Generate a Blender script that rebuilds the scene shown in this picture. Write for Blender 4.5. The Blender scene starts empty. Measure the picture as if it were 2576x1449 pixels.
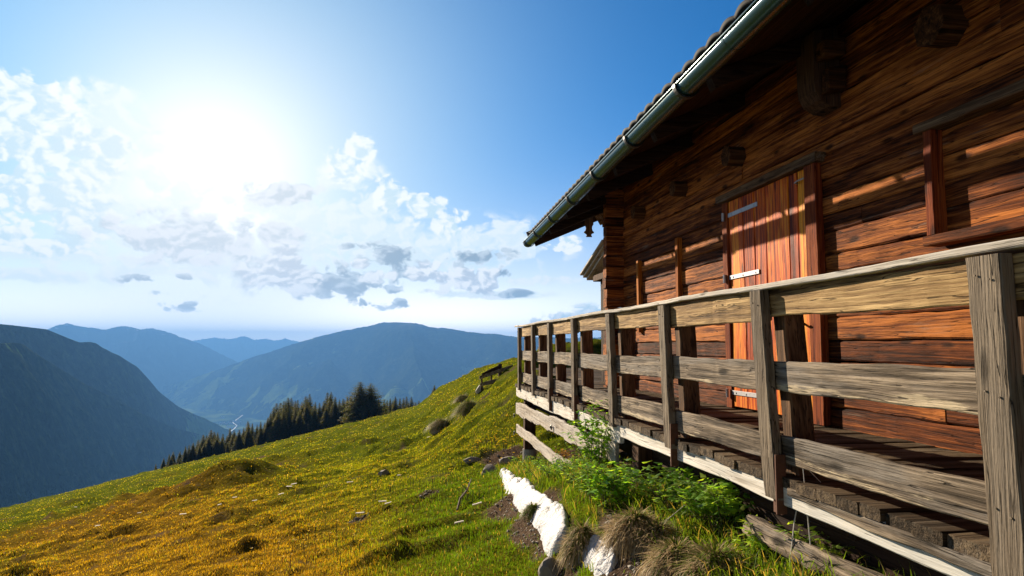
import bpy, bmesh, math, random
import numpy as np
from mathutils import Vector

random.seed(7)
rng = np.random.default_rng(11)
SC = bpy.context.scene
COL = SC.collection
R_ = math.radians

# ------------------------------------------------------------------ camera
AZ, PITCH = 8.742, 4.704            # degrees right of the wall direction (+Y), degrees up
cA, sA = math.cos(R_(AZ)), math.sin(R_(AZ))
cam_d = bpy.data.cameras.new("camera")
cam_d.sensor_width = 36.0
cam_d.lens = 1750.0 / 2576.0 * 36.0
cam_d.clip_start, cam_d.clip_end = 0.05, 90000.0
cam = bpy.data.objects.new("camera", cam_d)
cam.location = (0, 0, 0)
cam.rotation_euler = (R_(90 + PITCH), 0, R_(-AZ))
COL.objects.link(cam)
SC.camera = cam

# ------------------------------------------------------------------ sun, exposure
SUN_AZ, SUN_EL = -25.0, 20.5        # degrees from +Y (negative: to the left), elevation
sd = Vector((math.sin(R_(SUN_AZ)) * math.cos(R_(SUN_EL)), math.cos(R_(SUN_AZ)) * math.cos(R_(SUN_EL)), math.sin(R_(SUN_EL))))
sun_d = bpy.data.lights.new("sun", 'SUN')
sun_d.energy = 5.0
sun_d.angle = R_(0.5)
sun_d.color = (1.0, 0.83, 0.62)
sun = bpy.data.objects.new("sun", sun_d)
sun.rotation_euler = sd.to_track_quat('Z', 'Y').to_euler()
COL.objects.link(sun)
vs = SC.view_settings
vs.view_transform = 'Standard'
vs.look = 'None'
vs.exposure = 1.1
vs.gamma = 1.0
vs.use_curve_mapping = False
SC.render.engine = 'CYCLES'
SC.cycles.use_denoising = True
SC.cycles.max_bounces = 8
SC.cycles.diffuse_bounces = 1
SC.cycles.volume_bounces = 0
SC.cycles.transparent_max_bounces = 16


# ------------------------------------------------------------------ node helpers
class G:
    """thin wrapper round a node tree"""
    def __init__(self, tree):
        self.t = tree

    def n(self, typ, **kw):
        nd = self.t.nodes.new(typ)
        for k, v in kw.items():
            setattr(nd, k, v)
        return nd

    def put(self, sock, v):
        if v is None:
            return
        if isinstance(v, bpy.types.NodeSocket):
            self.t.links.new(v, sock)
        else:
            if sock.type == 'RGBA' and not hasattr(v, '__len__'):
                v = (v, v, v, 1)
            if sock.type == 'RGBA' and len(v) == 3:
                v = (*v, 1)
            sock.default_value = v

    def m(self, op, a, b=None, c=None, clamp=False):
        nd = self.n('ShaderNodeMath', operation=op, use_clamp=clamp)
        self.put(nd.inputs[0], a)
        self.put(nd.inputs[1], b)
        self.put(nd.inputs[2], c)
        return nd.outputs[0]

    def vm(self, op, a, b=None, out=0):
        nd = self.n('ShaderNodeVectorMath', operation=op)
        self.put(nd.inputs[0], a)
        self.put(nd.inputs[1], b)
        return nd.outputs[out]

    def sep(self, v):
        nd = self.n('ShaderNodeSeparateXYZ')
        self.put(nd.inputs[0], v)
        return nd.outputs

    def comb(self, x, y, z):
        nd = self.n('ShaderNodeCombineXYZ')
        for i, v in enumerate((x, y, z)):
            self.put(nd.inputs[i], v)
        return nd.outputs[0]

    def noise(self, vec, scale=1.0, detail=4, rough=0.5, dist=0.0, color=False):
        nd = self.n('ShaderNodeTexNoise')
        self.put(nd.inputs['Vector'], vec)
        nd.inputs['Scale'].default_value = scale
        nd.inputs['Detail'].default_value = detail
        nd.inputs['Roughness'].default_value = rough
        nd.inputs['Distortion'].default_value = dist
        return nd.outputs['Color' if color else 0]

    def ramp(self, f, stops, interp='LINEAR'):
        nd = self.n('ShaderNodeValToRGB')
        cr = nd.color_ramp
        cr.interpolation = interp
        while len(cr.elements) < len(stops):
            cr.elements.new(0.5)
        for e, (p, c) in zip(cr.elements, stops):
            e.position = p
            e.color = (*c, 1) if len(c) == 3 else c
        self.put(nd.inputs[0], f)
        return nd.outputs[0]

    def mix(self, f, a, b, blend='MIX'):
        nd = self.n('ShaderNodeMix', data_type='RGBA', blend_type=blend)
        self.put(nd.inputs[0], f)
        self.put(nd.inputs[6], a)
        self.put(nd.inputs[7], b)
        return nd.outputs[2]

    def smooth(self, x, a, b):
        nd = self.n('ShaderNodeMapRange', interpolation_type='SMOOTHSTEP')
        self.put(nd.inputs[0], x)
        nd.inputs[1].default_value = a
        nd.inputs[2].default_value = b
        return nd.outputs[0]

    def bump(self, h, strength=0.5, dist=0.01):
        nd = self.n('ShaderNodeBump')
        nd.inputs['Strength'].default_value = strength
        nd.inputs['Distance'].default_value = dist
        self.put(nd.inputs['Height'], h)
        return nd.outputs[0]


def px_dir(x, y):
    """unit direction in the place of a point measured on the photograph (2576 px wide)"""
    f = 1750.0
    cp, sp = math.cos(R_(PITCH)), math.sin(R_(PITCH))
    a, b = (x - 1288) / f, (724.5 - y) / f
    F = np.array([sA * cp, cA * cp, sp]); Rr = np.array([cA, -sA, 0.0]); U = np.array([-sA * sp, -cA * sp, cp])
    d = F + a * Rr + b * U
    return d / np.linalg.norm(d)


def azel(x, y):
    d = px_dir(x, y)
    return math.degrees(math.atan2(d[0], d[1])), math.degrees(math.asin(d[2]))


# ------------------------------------------------------------------ world: sky, sun glare, clouds (all by direction)
W = bpy.data.worlds.new("World")
SC.world = W
W.use_nodes = True
g = G(W.node_tree)
W.node_tree.nodes.clear()
sky = g.n('ShaderNodeTexSky', sky_type='NISHITA', sun_disc=False)
sky.sun_elevation = R_(SUN_EL)
sky.sun_rotation = R_(SUN_AZ)
sky.altitude = 1500.0
sky.air_density = 1.0
sky.dust_density = 0.4
sky.ozone_density = 3.0
tc = g.n('ShaderNodeTexCoord')
D = g.vm('NORMALIZE', tc.outputs['Generated'])
dx, dy, dz = g.sep(D)
az = g.m('MULTIPLY', g.m('ARCTAN2', dx, dy), 180 / math.pi)
el = g.m('MULTIPLY', g.m('ARCSINE', dz), 180 / math.pi)
# aureole round the sun, wide and white
glow_dir = px_dir(540, 455)
cosang = g.vm('DOT_PRODUCT', D, tuple(glow_dir), out=1)
ang = g.m('MULTIPLY', g.m('ARCCOSINE', g.m('MINIMUM', cosang, 0.99999)), 180 / math.pi)


def gauss(x, s):
    q = g.m('DIVIDE', x, s)
    return g.m('EXPONENT', g.m('MULTIPLY', g.m('MULTIPLY', q, q), -1.0))


SKY_TINT = (0.012, 0.52, 0.90)
sky_c = g.mix(1.0, sky.outputs[0], SKY_TINT, 'MULTIPLY')


def glow(acc, col, f):
    nd = g.n('ShaderNodeVectorMath', operation='SCALE')
    nd.inputs[0].default_value = col
    g.put(nd.inputs['Scale'], f)
    return g.vm('ADD', acc, nd.outputs[0])


acc = sky_c
# sky beside and behind the view dimmed, to cut fill light on the wall
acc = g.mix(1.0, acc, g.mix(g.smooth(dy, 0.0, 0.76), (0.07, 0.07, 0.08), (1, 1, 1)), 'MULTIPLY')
acc = glow(acc, (0.15, 0.50, 0.55), gauss(ang, 22.0))
# pale air above the horizon, brightest below the sun
low_ = gauss(g.m('ADD', el, 1.0), 9.0)
acc = g.mix(g.m('MULTIPLY', low_, g.m('ADD', 0.72, g.m('MULTIPLY', gauss(g.m('ADD', az, 13.0), 18.0), 0.6)), clamp=True), acc, (12.5, 11.2, 9.8))
acc = glow(acc, (32, 26, 19), g.m('MULTIPLY', gauss(g.m('ADD', el, 0.3), 3.4), gauss(g.m('ADD', az, 9.0), 24.0)))
halo = g.m('EXPONENT', g.m('MULTIPLY', g.m('POWER', g.m('DIVIDE', ang, 12.0), 1.4), -1.0))
halo2 = g.m('EXPONENT', g.m('MULTIPLY', g.m('POWER', g.m('DIVIDE', ang, 17.0), 1.5), -1.0))
acc = g.mix(g.m('MULTIPLY', halo2, 0.78, clamp=True), acc, (3.6, 6.6, 7.9))
acc = g.mix(g.m('MULTIPLY', halo, 1.12, clamp=True), acc, (8.0, 8.15, 8.1))
acc = glow(acc, (2.5, 2.2, 2.0), gauss(ang, 7.0))

# clouds: lumpy fields gathered where the photograph has them
cp_ = g.comb(g.m('MULTIPLY', az, 0.085), g.m('MULTIPLY', el, 0.115), 0.0)
warp = g.noise(cp_, 3.0, 3, 0.55, 0, True)
warp = g.vm('MULTIPLY', g.vm('SUBTRACT', warp, (0.5, 0.5, 0.5)), (0.26, 0.22, 0.0))
cpw = g.vm('ADD', cp_, warp)
saz, sel = azel(540, 455)
tosun = g.vm('NORMALIZE', g.vm('SUBTRACT', (saz * 0.085, sel * 0.115 + 0.5, 0.0), cp_))


def field(shift):
    v = g.vm('ADD', cpw, g.vm('MULTIPLY', tosun, (shift, shift, 0.0))) if shift else cpw
    nd = g.n('ShaderNodeTexNoise', noise_dimensions='2D')
    g.put(nd.inputs['Vector'], v)
    nd.inputs['Scale'].default_value = 3.2
    nd.inputs['Detail'].default_value = 6 if not shift else 4
    nd.inputs['Roughness'].default_value = 0.53
    # billows: rounded lumps with creased gaps
    vo = g.n('ShaderNodeTexVoronoi', feature='F1', voronoi_dimensions='2D')
    g.put(vo.inputs['Vector'], v)
    vo.inputs['Scale'].default_value = 6.0
    vo.inputs['Detail'].default_value = 3.0
    vo.inputs['Roughness'].default_value = 0.5
    b_ = g.m('SUBTRACT', 0.46, vo.outputs['Distance'])
    return g.m('ADD', g.m('MULTIPLY', g.m('SUBTRACT', nd.outputs[0], 0.5), 1.6), g.m('MULTIPLY', b_, 0.85))


nz = field(0)
nz2 = field(0.045)
side = g.m('SUBTRACT', nz, nz2)                       # positive: edge facing the sun


azel_v = g.comb(az, el, 0.0)


def blob(x, y, rx, ry):
    """squared distance to an elliptic patch where the photo has it; radii in px -> degrees (about 30 px a degree)"""
    a0, e0 = azel(x, y)
    nd = g.n('ShaderNodeVectorMath', operation='MULTIPLY_ADD')
    ix, iy = 30.5 / rx, 30.5 / ry
    g.put(nd.inputs[0], azel_v)
    nd.inputs[1].default_value = (ix, iy, 0)
    nd.inputs[2].default_value = (-a0 * ix, -e0 * iy, 0)
    return g.vm('DOT_PRODUCT', nd.outputs[0], nd.outputs[0], out=1)


def layer(acc, bl, c_dark, c_lit, alpha, soft=0.22, k=0.16, thr=0.24, nk=1.0, burn=0.62):
    t = None
    for b in bl:
        v = blob(*b)
        t = v if t is None else g.m('MINIMUM', t, v)
    t = g.m('EXPONENT', g.m('MULTIPLY', t, -0.75))
    d = g.m('ADD', g.m('SUBTRACT', t, thr), g.m('MULTIPLY', g.m('MULTIPLY', g.m('ADD', nz, 0.16), nk), g.smooth(t, 0.05, 0.4)))
    cov = g.smooth(d, 0.0, soft)
    lit = g.smooth(g.m('SUBTRACT', side, g.m('MULTIPLY', d, k)), -0.30, 0.16)
    c = g.mix(lit, c_dark, c_lit)
    near = g.m('MULTIPLY', gauss(ang, 10.5), burn)      # clouds close to the sun are burnt out by it
    c = g.mix(near, c, (8.3, 8.4, 8.3))
    return g.mix(g.m('MULTIPLY', cov, alpha), acc, c)


WISP = [(330, 560, 200, 90), (560, 640, 260, 70), (780, 560, 150, 90), (1060, 630, 260, 60), (190, 240, 60, 22), (240, 300, 90, 60), (300, 350, 70, 60), (290, 450, 110, 60), (1000, 600, 170, 45), (1180, 600, 150, 45), (1300, 615, 90, 40), (900, 560, 160, 50), (700, 620, 200, 60),
        (60, 690, 130, 14), (120, 640, 140, 22), (860, 440, 70, 40), (930, 520, 60, 40), (1330, 705, 90, 10), (1200, 740, 140, 10)]
WHITE = [(36, 228, 48, 34), (105, 270, 70, 45), (50, 290, 65, 40), (30, 365, 50, 32), (90, 372, 45, 28), (150, 400, 75, 42), (240, 400, 60, 50), (55, 470, 65, 42), (150, 490, 90, 50), (215, 560, 110, 42),
         (110, 610, 80, 28), (900, 372, 32, 28), (868, 415, 40, 34), (978, 490, 32, 34), (1072, 528, 44, 34), (1115, 565, 70, 30), (1400, 622, 42, 14), (1432, 606, 22, 12), (1440, 812, 80, 26), (1500, 790, 60, 20)]
GREY = [(390, 595, 100, 45), (480, 600, 90, 48), (560, 610, 80, 36), (650, 590, 80, 34), (705, 487, 62, 26), (760, 480, 40, 22), (720, 690, 90, 45)]
DARK = [(780, 700, 110, 38), (860, 700, 120, 40), (920, 690, 120, 46), (985, 670, 75, 46), (860, 724, 170, 15), (1180, 655, 75, 24), (1240, 640, 50, 18), (1265, 690, 45, 16), (375, 705, 48, 11), (420, 731, 60, 12), (458, 700, 26, 11),
        (466, 770, 42, 12), (930, 765, 46, 14), (1008, 765, 32, 11), (885, 619, 38, 10), (1290, 738, 40, 9)]
FRONT = [(1070, 680, 40, 34), (1115, 702, 36, 26), (1165, 705, 36, 24), (1215, 705, 50, 28), (1060, 732, 40, 12), (950, 690, 40, 20), (905, 668, 36, 14), (700, 680, 60, 44), (745, 690, 45, 40)]
acc = layer(acc, WISP, (6.8, 7.7, 7.9), (7.9, 8.3, 8.3), 0.80, 0.50, thr=0.08)
acc = layer(acc, WHITE, (5.2, 6.7, 7.4), (8.4, 8.6, 8.5), 0.88, 0.28, thr=0.12)
acc = layer(acc, GREY, (4.6, 5.2, 5.8), (7.2, 7.4, 7.7), 0.80, 0.36, thr=0.16, burn=0.34)
acc = layer(acc, DARK, (1.9, 2.7, 3.5), (4.8, 5.6, 6.3), 0.84, 0.36, 0.35, 0.26, 1.4)
acc = layer(acc, FRONT, (4.6, 5.2, 6.0), (8.2, 8.4, 8.5), 0.90, 0.26, thr=0.14)
bg = g.n('ShaderNodeBackground')
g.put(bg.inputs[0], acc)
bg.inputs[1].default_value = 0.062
wo = g.n('ShaderNodeOutputWorld')
g.t.links.new(bg.outputs[0], wo.inputs[0])


# ------------------------------------------------------------------ materials
def new_mat(name):
    m = bpy.data.materials.new(name)
    m.use_nodes = True
    m.node_tree.nodes.clear()
    return m, G(m.node_tree)


def finish(g, bsdf):
    o = g.n('ShaderNodeOutputMaterial')
    g.t.links.new(bsdf, o.inputs['Surface'])


def principled(g, col, rough=0.6, normal=None, metal=0.0, spec=0.5):
    b = g.n('ShaderNodeBsdfPrincipled')
    g.put(b.inputs['Base Color'], col)
    g.put(b.inputs['Roughness'], rough)
    b.inputs['Metallic'].default_value = metal
    b.inputs['Specular IOR Level'].default_value = spec
    if normal is not None:
        g.t.links.new(normal, b.inputs['Normal'])
    return b.outputs[0]


def wood(name, axis, dark, mid, light, grey=None, grey_amt=0.0, vary=0.35, bleach=None, bleach_amt=0.0, rough=0.75, bump=0.5, fine=1.0):
    """plank wood: fibres along one axis, growth bands, knots, checks, weathered patches; every board gets its own cut"""
    m, g = new_mat(name)
    tc = g.n('ShaderNodeTexCoord')
    geo = g.n('ShaderNodeNewGeometry')
    oi = g.n('ShaderNodeObjectInfo')
    rnd = geo.outputs['Random Per Island']
    off = g.comb(g.m('MULTIPLY', rnd, 37.0), g.m('MULTIPLY', oi.outputs['Random'], 53.0), g.m('MULTIPLY', rnd, 91.0))
    P = g.vm('ADD', tc.outputs['Object'], off)

    def sc(cross, along):
        v = [cross] * 3
        v['XYZ'.index(axis)] = along
        return g.vm('MULTIPLY', P, tuple(v))
    warp = g.noise(sc(2.5, 0.9), 1.0, 3, 0.5, 0, True)
    warp = g.vm('MULTIPLY', g.vm('SUBTRACT', warp, (.5, .5, .5)), (0.055, 0.055, 0.055))
    P2 = g.vm('ADD', P, warp)
    v1 = [26.0 * fine] * 3
    v1['XYZ'.index(axis)] = 0.9
    band = g.noise(g.vm('MULTIPLY', P2, tuple(v1)), 1.0, 3, 0.55, 0.3)
    fibre = g.noise(sc(150 * fine, 4.0), 1.0, 4, 0.65)
    blot = g.noise(sc(5.0, 0.9), 1.0, 4, 0.6)
    # knots
    vo = g.n('ShaderNodeTexVoronoi')
    g.put(vo.inputs['Vector'], sc(6.5, 2.1))
    vo.inputs['Scale'].default_value = 1.0
    vo.inputs['Randomness'].default_value = 1.0
    kd = vo.outputs['Distance']
    knot = g.m('SUBTRACT', 1.0, g.smooth(kd, 0.08, 0.21))
    t = g.m('ADD', g.m('MULTIPLY', band, 0.75), g.m('MULTIPLY', fibre, 0.45))
    t = g.m('ADD', t, g.m('MULTIPLY', g.m('SUBTRACT', blot, 0.5), 0.55))
    t = g.m('ADD', t, g.m('MULTIPLY', g.m('SUBTRACT', rnd, 0.5), vary))
    v2 = [58.0 * fine] * 3
    v2['XYZ'.index(axis)] = 1.3
    streak = g.noise(g.vm('MULTIPLY', P2, tuple(v2)), 1.0, 2, 0.5)
    t = g.m('ADD', g.m('MULTIPLY', g.m('SUBTRACT', t, 0.60), 1.45), 0.57)
    t = g.m('ADD', t, g.m('MULTIPLY', g.m('SUBTRACT', streak, 0.5), 0.62))
    col = g.ramp(t, [(0.24, dark), (0.55, mid), (0.90, light)])
    if grey is not None:
        gm = g.smooth(g.noise(sc(7.0, 0.7), 1.0, 5, 0.65), 0.62 - grey_amt * 0.5, 0.80 - grey_amt * 0.5)
        gc = g.mix(fibre, tuple(c * 0.55 for c in grey), tuple(min(c * 1.35, .85) for c in grey))
        col = g.mix(gm, col, gc)
    if bleach is not None:
        gz_ = g.sep(tc.outputs['Generated'])[2]
        bn = g.m('ADD', g.noise(sc(16.0, 1.3), 1.0, 6, 0.7), g.m('MULTIPLY', g.m('SUBTRACT', 0.42, gz_), 0.42))
        bm = g.smooth(bn, 0.74 - bleach_amt * 0.4, 0.82 - bleach_amt * 0.4)
        col = g.mix(g.m('MULTIPLY', bm, 0.8), col, g.mix(streak, tuple(c * 0.55 for c in bleach), tuple(min(c * 1.3, 0.85) for c in bleach)))
    v3 = [30.0] * 3
    v3['XYZ'.index(axis)] = 0.55
    split = g.noise(g.vm('MULTIPLY', P2, tuple(v3)), 1.0, 2, 0.5)
    split = g.smooth(g.m('ABSOLUTE', g.m('SUBTRACT', split, 0.47)), 0.004, 0.016)
    crack = g.m('MULTIPLY', g.smooth(fibre, 0.30, 0.37), g.m('ADD', 0.25, g.m('MULTIPLY', split, 0.75)))
    col = g.mix(crack, tuple(c * 0.35 for c in dark), col)
    col = g.mix(g.m('MULTIPLY', knot, 0.85), col, tuple(c * 0.5 for c in dark))
    h = g.m('ADD', g.m('MULTIPLY', fibre, 0.7), g.m('MULTIPLY', band, 0.8))
    h = g.m('ADD', h, g.m('MULTIPLY', blot, 0.8))
    h = g.m('SUBTRACT', h, g.m('MULTIPLY', knot, 0.3))
    h = g.m('ADD', h, g.m('MULTIPLY', split, 0.5))
    h = g.m('ADD', h, g.m('MULTIPLY', streak, 0.6))
    nrm = g.bump(h, bump, 0.012)
    finish(g, principled(g, col, rough, nrm, 0, 0.08))
    return m


def plain(name, col, rough=0.6, metal=0.0, var=0.25, scale=20.0, bump=0.15, spec=0.5):
    m, g = new_mat(name)
    tc = g.n('ShaderNodeTexCoord')
    n1 = g.noise(tc.outputs['Object'], scale, 5, 0.6)
    c = g.mix(n1, tuple(x * (1 - var) for x in col), tuple(min(1, x * (1 + var)) for x in col))
    nrm = g.bump(n1, bump, 0.01)
    finish(g, principled(g, c, rough, nrm, metal, spec))
    return m


GREY = (0.21, 0.175, 0.135)
M = {}
M['wall_y'] = wood('stained_log_wood', 'Y', (0.030, 0.008, 0.003), (0.165, 0.043, 0.009), (0.54, 0.18, 0.036), GREY, 0.02, 0.26, bump=0.8)
M['wall_x'] = wood('stained_log_wood_across', 'X', (0.030, 0.008, 0.003), (0.165, 0.043, 0.009), (0.54, 0.18, 0.036), GREY, 0.02, 0.26, bump=0.8)
M['wall_z'] = wood('stained_log_wood_upright', 'Z', (0.07, 0.022, 0.009), (0.20, 0.065, 0.02), (0.38, 0.15, 0.045), None, 0, 0.4)
M['dark_y'] = wood('dark_roof_wood', 'Y', (0.011, 0.006, 0.004), (0.028, 0.014, 0.008), (0.055, 0.03, 0.015), None, 0, 0.3)
M['dark_x'] = wood('dark_rafter_wood', 'X', (0.011, 0.006, 0.004), (0.028, 0.014, 0.008), (0.055, 0.03, 0.015), None, 0, 0.3)
M['joist_x'] = wood('joist_end_wood', 'X', (0.02, 0.009, 0.004), (0.075, 0.03, 0.011), (0.19, 0.085, 0.03), None, 0, 0.3)
M['dark_z'] = wood('dark_post_wood', 'Z', (0.022, 0.013, 0.008), (0.07, 0.036, 0.02), (0.12, 0.065, 0.035), None, 0, 0.3)
M['door_z'] = wood('orange_door_wood', 'Z', (0.12, 0.012, 0.002), (0.62, 0.092, 0.003), (0.92, 0.38, 0.02), None, 0, 0.34, rough=0.5, bump=0.4)
M['batten_z'] = wood('orange_batten_wood', 'Z', (0.16, 0.035, 0.004), (0.42, 0.12, 0.010), (0.66, 0.25, 0.03), None, 0, 0.2)
M['jamb_z'] = wood('red_jamb_wood', 'Z', (0.06, 0.012, 0.004), (0.18, 0.034, 0.009), (0.34, 0.09, 0.02), None, 0, 0.3)
M['lintel_y'] = wood('weathered_lintel_wood', 'Y', (0.045, 0.024, 0.012), (0.12, 0.068, 0.035), (0.24, 0.15, 0.08), GREY, 0.12, 0.2)
M['rail_y'] = wood('weathered_rail_wood', 'Y', (0.028, 0.021, 0.014), (0.140, 0.108, 0.076), (0.42, 0.335, 0.24), (0.25, 0.22, 0.185), 0.32, 0.25, (0.66, 0.54, 0.36), 0.32, bump=0.9)
M['toprail_y'] = wood('golden_rail_wood', 'Y', (0.075, 0.043, 0.02), (0.29, 0.18, 0.075), (0.62, 0.43, 0.20), (0.26, 0.21, 0.155), 0.08, 0.2, bump=0.7)
M['cap_y'] = wood('pale_handrail_wood', 'Y', (0.24, 0.21, 0.17), (0.48, 0.44, 0.37), (0.68, 0.63, 0.55), (0.52, 0.49, 0.44), 0.4, 0.2)
M['fascia_y'] = wood('bleached_edge_wood', 'Y', (0.40, 0.36, 0.30), (0.70, 0.66, 0.58), (0.86, 0.82, 0.75), (0.66, 0.63, 0.58), 0.3, 0.2, bump=0.4)
M['post_z'] = wood('grey_post_wood', 'Z', (0.04, 0.03, 0.02), (0.145, 0.112, 0.078), (0.29, 0.235, 0.17), (0.20, 0.165, 0.125), 0.4, 0.2, bump=1.0, fine=0.8)
M['inner_z'] = wood('brown_post_wood', 'Z', (0.035, 0.02, 0.012), (0.11, 0.062, 0.034), (0.23, 0.13, 0.07), None, 0, 0.2)
M['deck_x'] = wood('old_deck_wood', 'X', (0.025, 0.018, 0.011), (0.085, 0.06, 0.037), (0.19, 0.14, 0.085), (0.13, 0.11, 0.085), 0.15, 0.35, bump=0.9)
M['slab_y'] = wood('pale_slab_wood', 'Y', (0.22, 0.18, 0.14), (0.46, 0.40, 0.33), (0.66, 0.60, 0.51), (0.5, 0.46, 0.41), 0.35, 0.2, bump=0.5)
M['zinc'] = plain('green_grey_gutter_metal', (0.024, 0.085, 0.100), 0.24, 0.5, 0.12, 9.0, 0.03)
M['iron'] = plain('dark_bracket_iron', (0.035, 0.04, 0.042), 0.45, 0.6, 0.3, 30)
M['rust'] = plain('rusty_bracket_steel', (0.13, 0.055, 0.03), 0.8, 0.3, 0.5, 40)
M['steel'] = plain('grey_hinge_steel', (0.42, 0.42, 0.44), 0.5, 0.35, 0.2, 30)
M['tile'] = plain('dark_roof_tile', (0.022, 0.025, 0.030), 0.75, 0.0, 0.35, 6.0, 0.15, 0.08)
M['concrete'] = plain('concrete', (0.33, 0.31, 0.28), 0.9, 0.0, 0.25, 25.0, 0.4)
M['rock'] = plain('grey_rock', (0.27, 0.24, 0.20), 0.85, 0, 0.5, 9.0, 0.8)
M['pale_rock'] = plain('pale_rock', (0.42, 0.40, 0.37), 0.85, 0, 0.4, 9.0, 0.8)
M['chip'] = plain('pale_wood_chip', (0.72, 0.66, 0.56), 0.8, 0, 0.2, 30)
M['stick'] = plain('dry_stick_bark', (0.13, 0.09, 0.06), 0.9, 0, 0.4, 40, 0.6)
M['plaster'] = plain('white_house_plaster', (0.80, 0.78, 0.74), 0.7, 0, 0.05, 0.1, 0)
M['houseroof'] = plain('bright_house_roof', (0.75, 0.74, 0.74), 0.35, 0.3, 0.1, 0.1, 0)
M['black'] = plain('black_plastic', (0.015, 0.015, 0.015), 0.3, 0, 0.1, 10, 0)

# snow
m, g = new_mat('old_snow')
tc = g.n('ShaderNodeTexCoord')
n1 = g.noise(tc.outputs['Object'], 9.0, 6, 0.6)
n2 = g.noise(tc.outputs['Object'], 60.0, 3, 0.6)
c = g.mix(g.smooth(n1, 0.62, 0.78), (0.55, 0.56, 0.58), (0.36, 0.35, 0.33))
b = g.n('ShaderNodeBsdfPrincipled')
g.put(b.inputs['Base Color'], c)
b.inputs['Roughness'].default_value = 0.6
b.inputs['Subsurface Weight'].default_value = 0.6
b.inputs['Subsurface Radius'].default_value = (0.03, 0.035, 0.04)
b.inputs['Subsurface Scale'].default_value = 0.6
n3 = g.noise(tc.outputs['Object'], 34.0, 5, 0.7)
c = g.mix(g.m('MULTIPLY', g.smooth(n3, 0.60, 0.70), 0.8), c, (0.20, 0.17, 0.14))
g.put(b.inputs['Base Color'], c)
g.t.links.new(g.bump(g.m('ADD', n1, g.m('MULTIPLY', n2, 0.35)), 0.9, 0.04), b.inputs['Normal'])
finish(g, b.outputs[0])
M['snow'] = m


def leafy(name, trans=0.4, attr='tone', rough=0.5, spec=0.03, gain=1.0, tint=(2.1, 1.9, 0.5)):
    """thin blades and leaves: colour stored per blade, some light passes through"""
    m, g = new_mat(name)
    at = g.n('ShaderNodeAttribute', attribute_name=attr)
    c = g.vm('MULTIPLY', at.outputs['Color'], (gain,) * 3)
    b = principled(g, c, rough, None, 0, spec)
    t = g.n('ShaderNodeBsdfTranslucent')
    c2 = g.mix(1.0, c, tint, 'MULTIPLY')
    g.put(t.inputs[0], c2)
    ms = g.n('ShaderNodeMixShader')
    ms.inputs[0].default_value = trans
    g.t.links.new(b, ms.inputs[1])
    g.t.links.new(t.outputs[0], ms.inputs[2])
    finish(g, ms.outputs[0])
    return m


M['blade'] = leafy('grass_blades', 0.5)
M['straw'] = leafy('straw_blades', 0.3, tint=(1.25, 1.2, 0.9))
M['leaf'] = leafy('plant_leaves', 0.5, rough=0.35, spec=0.4)
M['needle'] = leafy('spruce_needles', 0.48, rough=0.6)
M['bark'] = plain('spruce_bark', (0.09, 0.06, 0.045), 0.9, 0, 0.4, 15, 0.6)
M['petal'] = leafy('flower_petals', 0.3)


# ------------------------------------------------------------------ object helpers
def tag(o, label=None, cat=None, group=None, kind=None):
    if label:
        o['label'] = label
    if cat:
        o['category'] = cat
    if group:
        o['group'] = group
    if kind:
        o['kind'] = kind
    return o


def empty(name, loc, label=None, cat=None, group=None):
    o = bpy.data.objects.new(name, None)
    o.location = loc
    o.empty_display_size = 0.2
    COL.objects.link(o)
    return tag(o, label, cat, group)


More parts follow.
